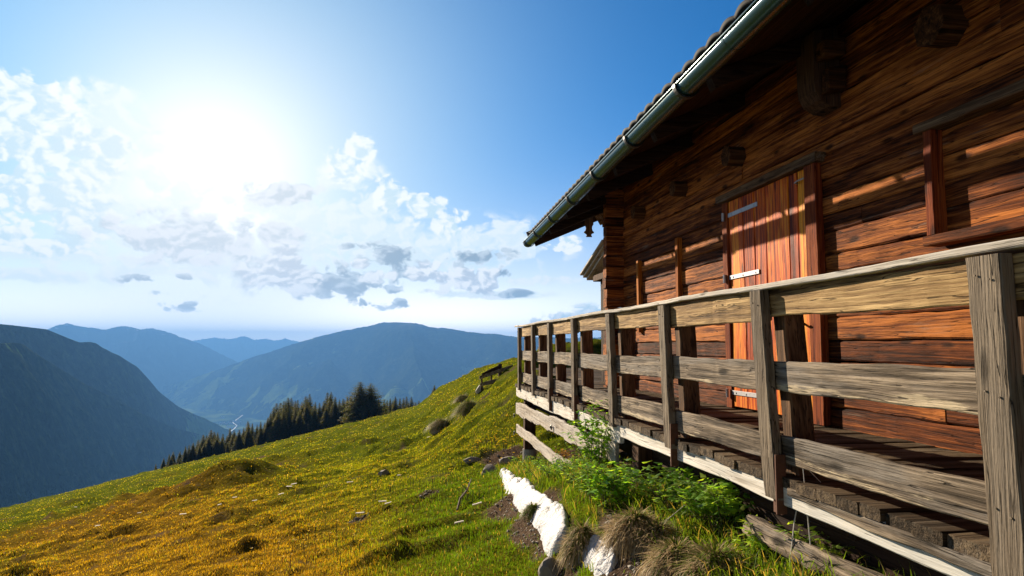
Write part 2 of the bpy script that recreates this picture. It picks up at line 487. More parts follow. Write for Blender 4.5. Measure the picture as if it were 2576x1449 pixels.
class MB:
    """collects geometry given in place coordinates and links it as ONE mesh object"""
    def __init__(self):
        self.v, self.f = [], []

    def add(self, vs, fs):
        k = len(self.v)
        self.v += [tuple(p) for p in vs]
        self.f += [tuple(i + k for i in q) for q in fs]

    def box(self, x0, x1, y0, y1, z0, z1, ch=0.004):
        c = Vector(((x0 + x1) / 2, (y0 + y1) / 2, (z0 + z1) / 2))
        s = [abs(x1 - x0) / 2, abs(y1 - y0) / 2, abs(z1 - z0) / 2]
        a = s.index(max(s))
        ax = Vector((0, 0, 0)); ax[a] = s[a]
        o = [i for i in range(3) if i != a]
        w = Vector((0, 0, 0)); w[o[0]] = s[o[0]]
        t = Vector((0, 0, 0)); t[o[1]] = s[o[1]]
        self.plank(c - ax, c + ax, w, t, 1, 0, ch)

    def plank(self, p0, p1, w, t, n=1, wob=0.0, ch=0.005, seed=None, wob2=None):
        """bar from p0 to p1, half-width vector w, half-thickness vector t, chamfered; wob roughens its edges"""
        p0, p1, w, t = Vector(p0), Vector(p1), Vector(w), Vector(t)
        lw, lt = w.length, t.length
        a, b = max(0.0, 1 - ch / max(lw, 1e-6)), max(0.0, 1 - ch / max(lt, 1e-6))
        prof = [(a, 1), (1, b), (1, -b), (a, -1), (-a, -1), (-1, -b), (-1, b), (-a, 1)]
        r = random.Random(seed if seed is not None else random.random())
        ph = [r.uniform(0, 6.28) for _ in range(8)]
        L = (p1 - p0).length
        wob2 = wob if wob2 is None else wob2
        vs, fs = [], []
        for i in range(n + 1):
            k = i / n
            s = k * L
            up = wob * (0.6 * math.sin(s * 1.9 + ph[0]) + 0.5 * math.sin(s * 4.7 + ph[1]) + 0.35 * math.sin(s * 11 + ph[2]) + 0.5 * r.uniform(-1, 1))
            dn = wob2 * (0.6 * math.sin(s * 1.7 + ph[3]) + 0.5 * math.sin(s * 5.3 + ph[4]) + 0.35 * math.sin(s * 9 + ph[5]) + 0.5 * r.uniform(-1, 1))
            th = min(wob, 0.006) * (math.sin(s * 2.3 + ph[6]) + 0.5 * r.uniform(-1, 1))
            c = p0.lerp(p1, k) + t.normalized() * th
            for (u, q) in prof:
                e = (up if u > 0 else dn) / max(lw, 1e-6)
                vs.append(c + w * (u + e * (1 if u > 0 else 1)) + t * q)
        for i in range(n):
            for j in range(8):
                j2 = (j + 1) % 8
                fs.append((i * 8 + j, i * 8 + j2, (i + 1) * 8 + j2, (i + 1) * 8 + j))
        fs.append(tuple(range(7, -1, -1)))
        fs.append(tuple(n * 8 + j for j in range(8)))
        self.add(vs, fs)

    def tube(self, pts, rads, n=8, caps=True, half=False):
        pts = [Vector(p) for p in pts]
        if not hasattr(rads, '__len__'):
            rads = [rads] * len(pts)
        vs, fs = [], []
        ref = Vector((0, 0, 1))
        for i, p in enumerate(pts):
            d = (pts[min(i + 1, len(pts) - 1)] - pts[max(i - 1, 0)]).normalized()
            if abs(d.dot(ref)) > 0.95:
                ref = Vector((1, 0, 0))
            a = d.cross(ref).normalized()
            b = a.cross(d).normalized()
            for j in range(n):
                q = 2 * math.pi * j / n
                vs.append(p + (a * math.cos(q) + b * math.sin(q)) * rads[i])
        for i in range(len(pts) - 1):
            for j in range(n):
                fs.append((i * n + j, i * n + (j + 1) % n, (i + 1) * n + (j + 1) % n, (i + 1) * n + j))
        if caps:
            fs.append(tuple(range(n - 1, -1, -1)))
            fs.append(tuple((len(pts) - 1) * n + j for j in range(n)))
        self.add(vs, fs)

    def prism(self, outline, axis, a0, a1):
        """outline in the two other axes, extruded along axis"""
        n = len(outline)
        vs = []
        for a in (a0, a1):
            for (p, q) in outline:
                v = [0, 0, 0]
                o = [i for i in range(3) if i != axis]
                v[axis] = a; v[o[0]] = p; v[o[1]] = q
                vs.append(v)
        fs = [tuple(range(n)), tuple(range(2 * n - 1, n - 1, -1))]
        fs += [(j, n + j, n + (j + 1) % n, (j + 1) % n) for j in range(n)]
        self.add(vs, fs)

    def build(self, name, mat, parent=None, smooth=False):
        base = Vector(parent.location) if parent is not None else Vector((0, 0, 0))
        pp = parent
        while pp is not None and pp.parent is not None:
            pp = pp.parent
            base += Vector(pp.location)
        me = bpy.data.meshes.new(name)
        me.from_pydata([tuple(Vector(p) - base) for p in self.v], [], self.f)
        bm = bmesh.new(); bm.from_mesh(me)
        bmesh.ops.recalc_face_normals(bm, faces=bm.faces)
        bm.to_mesh(me); bm.free()
        if smooth:
            me.shade_smooth()
        me.materials.append(mat)
        o = bpy.data.objects.new(name, me)
        COL.objects.link(o)
        if parent is not None:
            o.parent = parent
        return o


def mesh_np(name, verts, faces_list, mat, parent=None, colors=None, smooth=False):
    """big meshes from arrays; faces_list: arrays of shape (n,3) or (n,4)"""
    me = bpy.data.meshes.new(name)
    me.vertices.add(len(verts))
    me.vertices.foreach_set('co', np.asarray(verts, np.float32).ravel())
    loops = np.concatenate([f.ravel() for f in faces_list]).astype(np.int32)
    tot = np.concatenate([np.full(len(f), f.shape[1], np.int32) for f in faces_list])
    st = np.concatenate([[0], np.cumsum(tot)[:-1]]).astype(np.int32)
    me.loops.add(len(loops))
    me.loops.foreach_set('vertex_index', loops)
    me.polygons.add(len(tot))
    me.polygons.foreach_set('loop_start', st)
    me.polygons.foreach_set('loop_total', tot)
    if smooth:
        me.polygons.foreach_set('use_smooth', np.ones(len(tot), bool))
    if colors is not None:
        for nm, arr in colors.items():
            if arr.ndim == 1:
                at = me.attributes.new(nm, 'FLOAT', 'POINT')
                at.data.foreach_set('value', arr.astype(np.float32))
            else:
                at = me.attributes.new(nm, 'FLOAT_COLOR', 'POINT')
                c4 = np.ones((len(arr), 4), np.float32)
                c4[:, :3] = arr
                at.data.foreach_set('color', c4.ravel())
    me.update(calc_edges=True)
    me.validate()
    me.materials.append(mat)
    o = bpy.data.objects.new(name, me)
    COL.objects.link(o)
    if parent is not None:
        o.parent = parent
    return o


# ------------------------------------------------------------------ noise on arrays
def _h(i, j, s):
    t = np.sin(i * 127.1 + j * 311.7 + s * 74.7) * 43758.5453
    return t - np.floor(t)


def vnoise(x, y, s=0):
    i, j = np.floor(x), np.floor(y)
    u, v = x - i, y - j
    u = u * u * (3 - 2 * u); v = v * v * (3 - 2 * v)
    return (_h(i, j, s) * (1 - u) + _h(i + 1, j, s) * u) * (1 - v) + (_h(i, j + 1, s) * (1 - u) + _h(i + 1, j + 1, s) * u) * v


def fbm(x, y, s=0, o=4, gain=0.5):
    a, t, n = 1.0, 0.0, 0.0
    for k in range(o):
        t = t + a * (vnoise(x * 2 ** k, y * 2 ** k, s + k * 17) - 0.5)
        n += a
        a *= gain
    return t / n * 2


def ss(x):
    x = np.clip(x, 0, 1)
    return x * x * (3 - 2 * x)


# ------------------------------------------------------------------ the ground
def uv_of(x, y):
    return x * cA - y * sA, x * sA + y * cA


def xy_of(u, v):
    return u * cA + v * sA, -u * sA + v * cA


def ground_smooth(x, y):
    x = np.asarray(x, float); y = np.asarray(y, float)
    u, v = uv_of(x, y)
    uc = np.where(u < 2.0, u, 2.0 + 0.3 * (u - 2.0))
    z = -1.6 + 0.245 * uc - 0.044 * v
    # brow of the hill, then the fall to the valley
    ov = np.clip(v - 150, 0, None)
    z = z - np.where(ov < 100, 0.0022 * ov ** 2, 22.0 + 0.44 * (ov - 100)) - 0.12 * np.clip(ov - 300, 0, None)
    # bank beyond the deck
    carve = 1 - ss((x - 3.4) / 0.8) * ss((25 - y) / 3)
    z = z + 2.25 * ss((x + 0.2) / 6.0) * ss((y - 12.3) / 6.0) * carve * (1 - ss((v - 90) / 60))
    # earth bank against the deck
    z = z + (0.20 + 0.14 * ss((y - 4.2) / 2.2)) * ss((x - 1.0) / 0.65) * ss((11.0 - y) / 4.0)
    z = z - 0.10 * ss((x - 0.35) / 0.5) * ss((1.25 - x) / 0.4) * ss((7.0 - y) / 3.0)
    # mound in the meadow
    cu, cv = -10.4, 27.0
    du, dv = (u - cu), (v - cv)
    body = np.exp(-((dv + 0.18 * du) / 1.5) ** 2) * np.where(du > 0, np.exp(-(du / 1.2) ** 2), np.exp(-(du / 3.2) ** 2))
    z = z + 1.0 * body
    return z


def ground_z(x, y):
    x = np.asarray(x, float); y = np.asarray(y, float)
    z = ground_smooth(x, y)
    r = np.hypot(x, y)
    far = ss((r - 8) / 25)
    amp = 1 - 0.55 * ss((x - 0.6) / 1.0) * ss((14 - y) / 4)
    n = 0.055 * fbm(x * 1.6, y * 1.6, 3, 4, 0.55)
    lump = np.clip(fbm(x * 0.55 + 0.2 * y, y * 0.75, 9, 4, 0.55) - 0.08, 0, None)
    n = n + (0.20 + 0.40 * far) * lump + (0.26 + 0.14 * far) * np.clip(fbm(x * 1.25 + 0.3 * y, y * 1.7, 12, 3, 0.5) - 0.12, 0, None)
    n = n + 0.5 * far * fbm(x * 0.09, y * 0.09, 21, 3)
    # rougher bank beyond the deck
    n = n + 0.35 * ss((x - 0) / 3) * ss((y - 13) / 5) * np.abs(fbm(x * 0.9, y * 0.9, 31, 4, 0.6)) * (1 - ss((r - 60) / 60))
    z = z + n * amp
    # valley floor
    zf = -700 + 14 * fbm(x * 0.002, y * 0.002, 41, 3)
    return np.maximum(z, zf)


def hit(px, py, dmax=400.0):
    """where the sight line of a measured point meets the ground"""
    d = px_dir(px, py)
    t = np.exp(np.linspace(math.log(2.0), math.log(dmax), 4000))
    P = d[None, :] * t[:, None]
    gz = ground_z(P[:, 0], P[:, 1])
    k = np.argmax(P[:, 2] < gz)
    if k == 0:
        k = len(t) - 1
    x, y = P[k, 0], P[k, 1]
    return Vector((x, y, float(ground_z(x, y))))


def seg_dist(u, v, a, b):
    ax, ay = a; bx, by = b
    L2 = (bx - ax) ** 2 + (by - ay) ** 2
    t = np.clip(((u - ax) * (bx - ax) + (v - ay) * (by - ay)) / L2, 0, 1)
    return np.hypot(u - ax - t * (bx - ax), v - ay - t * (by - ay)), t


def dirt_mask(x, y):
    """bare earth and gravel"""
    x = np.asarray(x, float); y = np.asarray(y, float)
    n = fbm(x * 1.7, y * 1.7, 55, 4, 0.6)
    n2 = fbm(x * 0.5, y * 0.5, 77, 3)
    m = np.zeros_like(x)
    for (px, py, rx, ry) in DIRT:
        m = np.maximum(m, 1.15 - np.hypot((x - px) / rx, (y - py) / ry))
    m = m + 0.55 * n
    m = np.where((x > 2.05) & (y < 12.6), 1.0, m)
    sc = np.clip(n * 1.0 + n2 * 0.7 - 0.42, 0, 1) * 2.2
    return np.clip(np.maximum(ss((m - 0.15) / 0.45), sc), 0, 1)


DIRT = []
for (px, py, rx, ry) in [(1295, 1285, 0.24, 0.6), (1335, 1335, 0.24, 0.45), (1340, 1300, 0.28, 0.75), (1390, 1360, 0.22, 0.5), (1440, 1420, 0.25, 0.35), (1560, 1400, 0.26, 0.4), (1280, 1270, 0.35, 0.6),
                         (1640, 1440, 0.30, 0.30), (1720, 1449, 0.25, 0.3), (1600, 1340, 0.2, 0.35), (1260, 1150, 0.5, 0.6), (1080, 1240, 0.22, 0.16), (900, 1310, 0.25, 0.16), (1540, 1310, .15, .4)]:
    p = hit(px, py)
    DIRT.append((p.x, p.y, rx, ry))


def dryness(x, y):
    u, v = uv_of(x, y)
    d, t = seg_dist(u, v, (-0.9, 4.5), (-16.0, 27.0))
    w = 1.6 + 5.0 * t
    k = np.exp(-(d / w) ** 2)
    k = k + 0.35 * fbm(x * 0.35, y * 0.35, 63, 4) + 0.18 * fbm(x * 1.3, y * 1.3, 65, 3)
    return np.clip(k, 0, 1)


def polar_sheet(r0, r1, nr, na, half):
    rr = np.exp(np.linspace(math.log(r0), math.log(r1), nr))
    aa = np.radians(AZ + np.linspace(-half, half, na))
    Rg, Ag = np.meshgrid(rr, aa, indexing='ij')
    return Rg * np.sin(Ag), Rg * np.cos(Ag)


def grid_faces(nr, na):
    i = np.arange(nr - 1)[:, None] * na + np.arange(na - 1)[None, :]
    i = i.ravel()
    return np.stack([i, i + 1, i + na + 1, i + na], 1)


# rings dense near, sparse far out to the valley and the horizon
r_near = np.exp(np.linspace(math.log(0.6), math.log(260.0), 450))
r_far = np.exp(np.linspace(math.log(272.0), math.log(21000.0), 110))
rr = np.concatenate([r_near, r_far])
aa = np.radians(AZ + np.linspace(-110, 110, 640))
Rg, Ag = np.meshgrid(rr, aa, indexing='ij')
GX, GY = Rg * np.sin(Ag), Rg * np.cos(Ag)
GZ = ground_z(GX, GY)
gv = np.stack([GX.ravel(), GY.ravel(), GZ.ravel()], 1)
m, g = new_mat('meadow_ground')
geo = g.n('ShaderNodeNewGeometry')
P = geo.outputs['Position']
at_d = g.n('ShaderNodeAttribute', attribute_name='dirt').outputs['Fac']
at_y = g.n('ShaderNodeAttribute', attribute_name='dry').outputs['Fac']
n1 = g.noise(P, 1.1, 6, 0.65)
n2 = g.noise(P, 7.0, 6, 0.7)
n3 = g.noise(P, 45.0, 4, 0.65)
green = g.ramp(n2, [(0.25, (0.022, 0.034, 0.006)), (0.5, (0.09, 0.115, 0.008)), (0.75, (0.21, 0.22, 0.014))])
dry = g.ramp(n2, [(0.25, (0.050, 0.026, 0.006)), (0.5, (0.17, 0.10, 0.012)), (0.78, (0.34, 0.21, 0.025))])
cg = g.mix(at_y, green, dry)
olive = g.mix(g.m('MULTIPLY', g.smooth(n1, 0.55, 0.75), 0.6), cg, (0.075, 0.060, 0.012))
earth = g.ramp(n3, [(0.25, (0.035, 0.022, 0.014)), (0.5, (0.10, 0.068, 0.046)), (0.75, (0.22, 0.17, 0.13))])
c = g.mix(at_d, olive, earth)
# the valley floor and the wooded slope down to it
pz = g.sep(P)[2]
nv = g.noise(P, 0.0028, 5, 0.6)
val = g.ramp(nv, [(0.42, (0.020, 0.032, 0.014)), (0.50, (0.05, 0.085, 0.022)), (0.58, (0.16, 0.22, 0.045))])
c = g.mix(g.smooth(pz, -70.0, -130.0), c, val)
h = g.m('ADD', g.m('MULTIPLY', n2, 1.0), g.m('MULTIPLY', n3, 0.35))
finish(g, principled(g, c, 0.9, g.bump(h, 0.9, 0.06), 0, 0.0))
M['ground'] = m
dirt_v = dirt_mask(gv[:, 0], gv[:, 1])
dry_v = dryness(gv[:, 0], gv[:, 1])
far_ = np.hypot(gv[:, 0], gv[:, 1]) > 300
dirt_v[far_] = 0
o = mesh_np('ground', gv, [grid_faces(len(rr), len(aa))[:, ::-1]], M['ground'], None, {'dirt': dirt_v, 'dry': dry_v}, True)
tag(o, 'sloping alpine meadow falling away to the valley', None, None, 'structure')

# ------------------------------------------------------------------ mountains
m, g = new_mat('wooded_mountain')
geo = g.n('ShaderNodeNewGeometry')
P = geo.outputs['Position']
n1 = g.noise(P, 0.0016, 6, 0.62)
n2 = g.noise(P, 0.012, 6, 0.7)
pz = g.sep(P)[2]
n3 = g.noise(P, 0.045, 4, 0.7)
forest = g.ramp(g.m('ADD', g.m('MULTIPLY', n2, 0.55), g.m('MULTIPLY', n3, 0.45)), [(0.36, (0.005, 0.010, 0.006)), (0.5, (0.020, 0.032, 0.014)), (0.66, (0.07, 0.085, 0.028))])
meadow = g.ramp(n2, [(0.3, (0.09, 0.14, 0.03)), (0.7, (0.22, 0.30, 0.06))])
low = g.m('SUBTRACT', 1.0, g.smooth(pz, -560.0, -180.0))
mk = g.smooth(g.m('ADD', n1, g.m('MULTIPLY', low, 0.16)), 0.64, 0.67)
c = g.mix(mk, forest, meadow)
hi = g.smooth(g.m('ADD', g.m('MULTIPLY', pz, 0.001), g.m('MULTIPLY', n1, 0.3)), 0.28, 0.5)
c = g.mix(hi, c, (0.10, 0.10, 0.075))
finish(g, principled(g, c, 1.0, g.bump(g.m('ADD', n2, g.m('MULTIPLY', n3, 0.5)), 1.0, 40.0), 0, 0.0))
M['mountain'] = m
m2, g = new_mat('bare_high_mountain')
geo = g.n('ShaderNodeNewGeometry')
P = geo.outputs['Position']
n1 = g.noise(P, 0.0018, 7, 0.65)
n2 = g.noise(g.vm('MULTIPLY', P, (1, 1, 2.5)), 0.0042, 7, 0.65)
pz = g.sep(P)[2]
c = g.ramp(n1, [(0.3, (0.035, 0.045, 0.03)), (0.7, (0.12, 0.12, 0.08))])
sn = g.m('MULTIPLY', g.smooth(n2, 0.60, 0.64), g.smooth(pz, 120.0, 260.0))
c = g.mix(sn, c, (0.8, 0.8, 0.82))
finish(g, principled(g, c, 1.0, g.bump(n1, 1.0, 60.0), 0, 0.0))
M['highmountain'] = m2


def ridge(name, label, pts, dist, mat, slope=0.5, zb=-720.0, rough=8.0, spur=70.0, seed=0, na=520, ns=110):
    """a mountain: its crest line measured on the photo and set at its own distance, flanks falling to the valley both ways"""
    px = np.array([p[0] for p in pts], float); py = np.array([p[1] for p in pts], float)
    X = np.linspace(px[0], px[-1], na)
    Y = np.interp(X, px, py)
    k = np.exp(-np.linspace(-2, 2, 9) ** 2); k /= k.sum()
    Ys = np.convolve(np.pad(Y, 4, mode='edge'), k, 'valid')
    dd = np.interp(X, [p[0] for p in dist], [p[1] for p in dist])
    dirs = np.array([px_dir(a, b) for a, b in zip(X, Ys)])
    hl = np.hypot(dirs[:, 0], dirs[:, 1])
    h = dirs[:, 2] / hl * dd
    az_ = np.arctan2(dirs[:, 0], dirs[:, 1])
    lat = az_ * dd
    h = h + rough * fbm(lat / 38.0, lat * 0, seed + 5, 3, 0.7) + rough * 1.2 * fbm(lat / 260.0, lat * 0, seed + 6, 2)
    S = np.linspace(-0.45, 1.0, ns)           # behind ... crest ... foot in front
    S = np.sort(np.append(S, 0.0))
    run = np.clip((h - zb) / slope, 60, None)
    SS, _ = np.meshgrid(S, h, indexing='ij')
    rad = dd[None, :] - SS * run[None, :]
    fall = np.where(SS > 0, SS ** 0.92, -SS * 2.1)
    zz = h[None, :] - (h - zb)[None, :] * fall
    latg = az_[None, :] * dd[None, :]
    env = np.clip(np.abs(SS) * 5, 0, 1) * np.clip((1.02 - SS) * 2.2, 0, 1)
    sp = 1 - 2 * np.abs(fbm(latg / 900.0 + rad / 5000.0, rad / 1900.0, seed + 9, 4, 0.55))
    scale = (h - zb)[None, :] / 800.0
    zz = zz + env * scale * (spur * (sp - 0.55) * 1.6 + rough * 1.3 * fbm(latg / 60.0, rad / 60.0, seed + 3, 3, 0.6))
    XX = rad * np.sin(az_)[None, :]; YY = rad * np.cos(az_)[None, :]
    v = np.stack([XX.ravel(), YY.ravel(), zz.ravel()], 1)
    o = mesh_np(name, v, [grid_faces(len(S), na)], mat, None, None, True)
    return tag(o, label, None, None, 'structure')


A_ = [(-900, 790), (-300, 800), (0, 816), (82, 825), (117, 829), (172, 852), (200, 862), (225, 860), (242, 864), (257, 875), (300, 892), (345, 922), (375, 955),
      (400, 985), (450, 1022), (500, 1045), (545, 1067), (620, 1105)]
A2 = [(-900, 830), (-200, 862), (0, 871), (55, 876), (100, 907), (160, 940), (212, 972), (275, 1002), (350, 1045), (425, 1077), (500, 1098), (600, 1130)]
B_ = [(60, 840), (120, 829), (145, 820), (167, 814), (192, 821), (267, 830), (285, 823), (305, 819), (330, 822), (357, 829), (380, 826), (425, 837), (475, 854), (525, 875), (587, 905), (680, 960)]
C_ = [(420, 860), (482, 855), (520, 850), (542, 849), (560, 852), (600, 850), (617, 846), (637, 855), (655, 853), (690, 857), (706, 855), (718, 850), (735, 856), (765, 861), (783, 857), (800, 850), (900, 845)]
D_ = [(410, 972), (425, 968), (497, 947), (550, 930), (642, 897), (700, 879), (760, 860), (850, 835), (900, 824), (940, 817), (960, 813), (985, 811), (1040, 813), (1060, 816), (1085, 824),
      (1120, 825), (1150, 831), (1200, 839), (1250, 841), (1297, 849), (1500, 850), (1900, 835), (2700, 860)]
ridge('mountain_ridge', 'pale far range at the end of the valley', C_, [(420, 17500), (900, 16500)], M['highmountain'], 0.35, -700, 20, 120, 1, 300, 60)
ridge('mountain_ridge', 'hazy blue mountain with a pointed peak behind the dark one', B_, [(60, 11000), (700, 12000)], M['highmountain'], 0.42, -720, 10, 170, 2, 420, 90)
ridge('mountain_ridge', 'broad rounded blue mountain right of the valley', D_, [(410, 9600), (985, 7600), (1500, 6500), (2700, 6000)], M['mountain'], 0.36, -720, 7, 150, 3, 700, 120)
ridge('mountain_ridge', 'dark wooded mountain at the left edge', A_, [(-900, 2300), (0, 2400), (300, 3100), (620, 4700)], M['mountain'], 0.52, -720, 11, 190, 4, 620, 110)
ridge('mountain_ridge', 'lower dark wooded spur in front of the left mountain', A2, [(-900, 1700), (0, 1750), (350, 2600), (600, 3800)], M['mountain'], 0.50, -720, 9, 150, 5, 560, 100)


def on_floor(px, py, zf=-700.0):
    d = px_dir(px, py)
    t = zf / d[2]
    x, y = d[0] * t, d[1] * t
    return Vector((x, y, float(ground_z(x, y))))


# river and village in the valley
m, g = new_mat('bright_water')
finish(g, principled(g, (0.5, 0.56, 0.6), 0.35, None, 0.3, 0.8))
M['water'] = m
rp = [on_floor(*q) for q in [(612, 1046), (596, 1056), (586, 1064), (596, 1072), (590, 1080), (578, 1090), (572, 1100), (560, 1112)]]
vs_, fs_ = [], []
for i, p in enumerate(rp):
    w = 4.0
    vs_ += [(p.x - w, p.y, p.z + 8), (p.x + w, p.y, p.z + 8)]
    if i:
        fs_.append((2 * i - 2, 2 * i - 1, 2 * i + 1, 2 * i))
mb = MB(); mb.add(vs_, fs_)
tag(mb.build('river', M['water']), 'bright river winding along the valley floor', None, None, 'structure')
mb = MB()
mb.box(-9, 9, -7, 7, -4, 7, 0.05)
hv = MB()
hv.prism([(-9.5, 7.0), (9.5, 7.0), (0, 12.5)], 0, -10.5, 10.5)
proto = None
spots = [(556, 1066), (563, 1064), (570, 1066), (577, 1063), (584, 1067), (590, 1062), (598, 1066), (603, 1062), (575, 1075), (582, 1078), (567, 1082), (593, 1074),
         (446, 985), (450, 983), (455, 987), (449, 990), (458, 981), (452, 994), (462, 993), (444, 979), (478, 1000), (490, 978), (560, 1052), (300, 1140), (345, 1137)]
hg = 'small white houses in the valley'
for i, (a, b_) in enumerate(spots):
    p = on_floor(a, b_)
    lab = 'tiny bright house in the valley village by the river' if 550 < a < 610 and b_ > 1060 else ('tiny bright house in the far hamlet where the valley narrows' if a < 500 and b_ < 1010 else 'lone tiny house on the valley meadows')
    if i == 0:
        root = empty('village_house', (0, 0, 0))
        w_ = mb.build('wall', M['plaster'], root)
        r_ = hv.build('roof', M['houseroof'], root)
        proto = (root, w_, r_)
        h_ = root
    else:
        h_ = proto[0].copy(); COL.objects.link(h_)
        for ch in proto[1:]:
            c_ = ch.copy(); c_.parent = h_; COL.objects.link(c_)
    h_.location = p
    h_.rotation_euler = (0, 0, random.uniform(-0.5, 0.9))
    s_ = random.uniform(0.8, 1.5) * (1.2 if b_ < 1010 else 1.0)
    h_.scale = (s_ * random.uniform(1, 1.8), s_, s_)
    tag(h_, lab, 'house', hg)

# ------------------------------------------------------------------ the hut
XW = 3.70           # wall face
DZ = -0.71          # deck top
hut = empty('alpine_hut', (XW, 6.0, DZ), 'dark brown log hut with tiled roof beside the wooden deck', 'hut')


def log_wall(mb, axis, fixed, a0, a1, z0, z1, seed, top=None, face=-1):
    """stack of squared logs, each a slightly different height and set; top(z) may shorten the ends under a roof"""
    r = random.Random(seed)
    z = z0
    while z < z1 - 0.02:
        hgt = min(r.uniform(0.14, 0.215), z1 - z)
        off = r.uniform(-0.012, 0.012)
        b0, b1 = (a0, a1) if top is None else top(z + hgt)
        if b1 - b0 > 0.3:
            cz = z + hgt / 2
            cuts = [b0, b1]
            if r.random() < 0.35:
                cuts = [b0, b0 + (b1 - b0) * r.uniform(0.3, 0.7), b1]
            for c0, c1 in zip(cuts[:-1], cuts[1:]):
                n = max(4, int((c1 - c0) / 0.12))
                gp = 0.0035
                if axis == 'Y':
                    mb.plank((fixed + 0.07 + off, c0 + gp, cz), (fixed + 0.07 + off, c1 - gp, cz), (0, 0, hgt / 2 - 0.003), (0.07, 0, 0), n, 0.006, 0.014, r.random())
                else:
                    mb.plank((c0 + gp, fixed + off * face, cz), (c1 - gp, fixed + off * face, cz), (0, 0, hgt / 2 - 0.003), (0, 0.07, 0), n, 0.006, 0.014, r.random())
        z += hgt


PIT = math.tan(R_(23.3))
cP, sP = math.cos(R_(23.3)), math.sin(R_(23.3))


def eave(y):
    """edge of the roof tiles over the gutter"""
    return 2.47 + (y - 4.15) * 0.0155, 2.395 - (y - 4.15) * 0.0122


def roof_pt(y, s, n=0.0):
    """point s up the near roof slope from the eave at y, n above it"""
    ex, ez = eave(y)
    return Vector((ex + s * cP - n * sP, y, ez + s * sP + n * cP))


def under_roof(x, y):
    ex, ez = eave(y)
    return ez + (x - ex) * PIT


RIDGE_S = 5.6
Y0R, Y1R = -3.0, 14.25
mb = MB()
log_wall(mb, 'Y', XW, -2.5, 11.62, DZ - 0.02, 2.80, 5)
mb.build('front_wall', M['wall_y'], hut)
ridge_x = eave(12.4)[0] + RIDGE_S * cP


def gable_ends(z):
    ez = eave(12.4)[1]
    q = max(0.0, (z - (ez + 0.08)) / PIT)
    b0 = max(XW + 0.02, eave(12.4)[0] + q + 0.25)
    return b0, 2 * ridge_x - b0


for yy, sd_ in ((11.56, 6), (-2.42, 8)):
    mb = MB()
    log_wall(mb, 'X', yy, XW, 10, DZ - 0.9, 4.4, sd_, gable_ends)
    mb.build('gable_wall', M['wall_x'], hut)
mb = MB()
xb = 2 * ridge_x - XW
mb.box(xb - 0.14, xb, -2.5, 12.3, DZ - 0.9, 2.7)
mb.build('back_wall', M['wall_y'], hut)
mb = MB()
mb.box(XW + 0.15, xb - 0.16, -2.3, 12.2, DZ - 0.06, DZ - 0.01)
mb.build('floor', M['deck_x'], hut)
# foundation wall of stone below the floor
mb = MB()
for i in range(40):
    y = -2.4 + i * 0.37
    for k in range(3):
        mb.plank((XW + 0.12, y, DZ - 0.12 - k * 0.2), (XW + 0.12, y + 0.35, DZ - 0.12 - k * 0.2), (0, 0, 0.095), (0.08, 0, 0), 2, 0.01, 0.03, i * 3 + k)
mb.build('foundation', M['rock'], hut)
# the crossing log ends at the corner stand out from the wall
mb = MB()
z = DZ - 0.3
rc = random.Random(12)
while z < 2.72:
    hgt = rc.uniform(0.15, 0.20)
    xo = XW - 0.31 + rc.uniform(-0.02, 0.02)
    mb.plank((xo, 11.53, z + hgt / 2), (XW + 0.02, 11.53, z + hgt / 2), (0, 0.095, 0), (0, 0, hgt / 2 - 0.004), 6, 0.004, 0.014, rc.random())
    z += hgt
mb.build('log_ends', M['wall_x'], hut)
# joist ends sticking out under the eave
for (yc, zc, rad) in [(10.42, 2.09, 0.115), (8.78, 2.10, 0.115), (7.20, 2.115, 0.125), (4.13, 2.19, 0.15), (2.5, 2.19, 0.15)]:
    mb = MB()
    q = [(yc + rad * math.cos(a + 0.3), zc + rad * math.sin(a + 0.3)) for a in [i * math.pi / 3 for i in range(6)]]
    mb.prism(q, 0, XW - 0.17, XW + 0.12)
    mb.build('joist_end', M['joist_x'], hut)
# carved bracket under the eave: an upright block with a rounded foot and two stepped corbels beside it
mb = MB()
out = [(XW, 2.05), (XW - 0.10, 2.06), (XW - 0.19, 2.11), (XW - 0.235, 2.19), (XW - 0.245, 2.30), (XW - 0.245, 2.66), (XW - 0.23, 2.72), (XW, 2.76)]
mb.prism(out, 1, 5.36, 5.62)
br = mb.build('eave_bracket', M['dark_z'], hut)
mb = MB()
mb.plank((XW - 0.12, 5.295, 2.60), (XW - 0.12, 5.30, 2.45), (0.105, 0, 0.02), (0, 0.06, 0), 3, 0.004, 0.012)
mb.plank((XW - 0.10, 5.295, 2.36), (XW - 0.10, 5.31, 2.16), (0.090, 0, 0.02), (0, 0.055, 0), 3, 0.004, 0.012)
mb.build('corbel', M['joist_x'], br)

# door with planks, hinges, jambs and lintel
mb = MB()
edges = [7.44, 7.10, 6.86, 6.62, 6.18, 6.02, 5.84]
for a, b_ in zip(edges[1:], edges[:-1]):
    mb.plank((XW - 0.012 - random.uniform(0, .006), (a + b_) / 2, DZ + 0.03), (XW - 0.014, (a + b_) / 2, 1.64), (0, (b_ - a) / 2 - 0.006, 0), (0.02, 0, 0), 8, 0.003, 0.006)
door = mb.build('door', M['door_z'], hut)
for zc in (1.485, 0.768, -0.53):
    mb = MB()
    mb.plank((XW - 0.040, 7.48, zc), (XW - 0.040, 6.77, zc + 0.004), (0, 0, 0.024), (0.004, 0, 0), 1, 0, 0.002)
    mb.tube([(XW - 0.075, 7.50, zc - 0.055), (XW - 0.075, 7.50, zc + 0.04)], 0.016, 8)
    for yy in (7.35, 7.12, 6.84):
        mb.tube([(XW - 0.044, yy, zc), (XW - 0.050, yy, zc)], 0.010, 6)
    mb.build('hinge', M['steel'], door)
mb = MB()
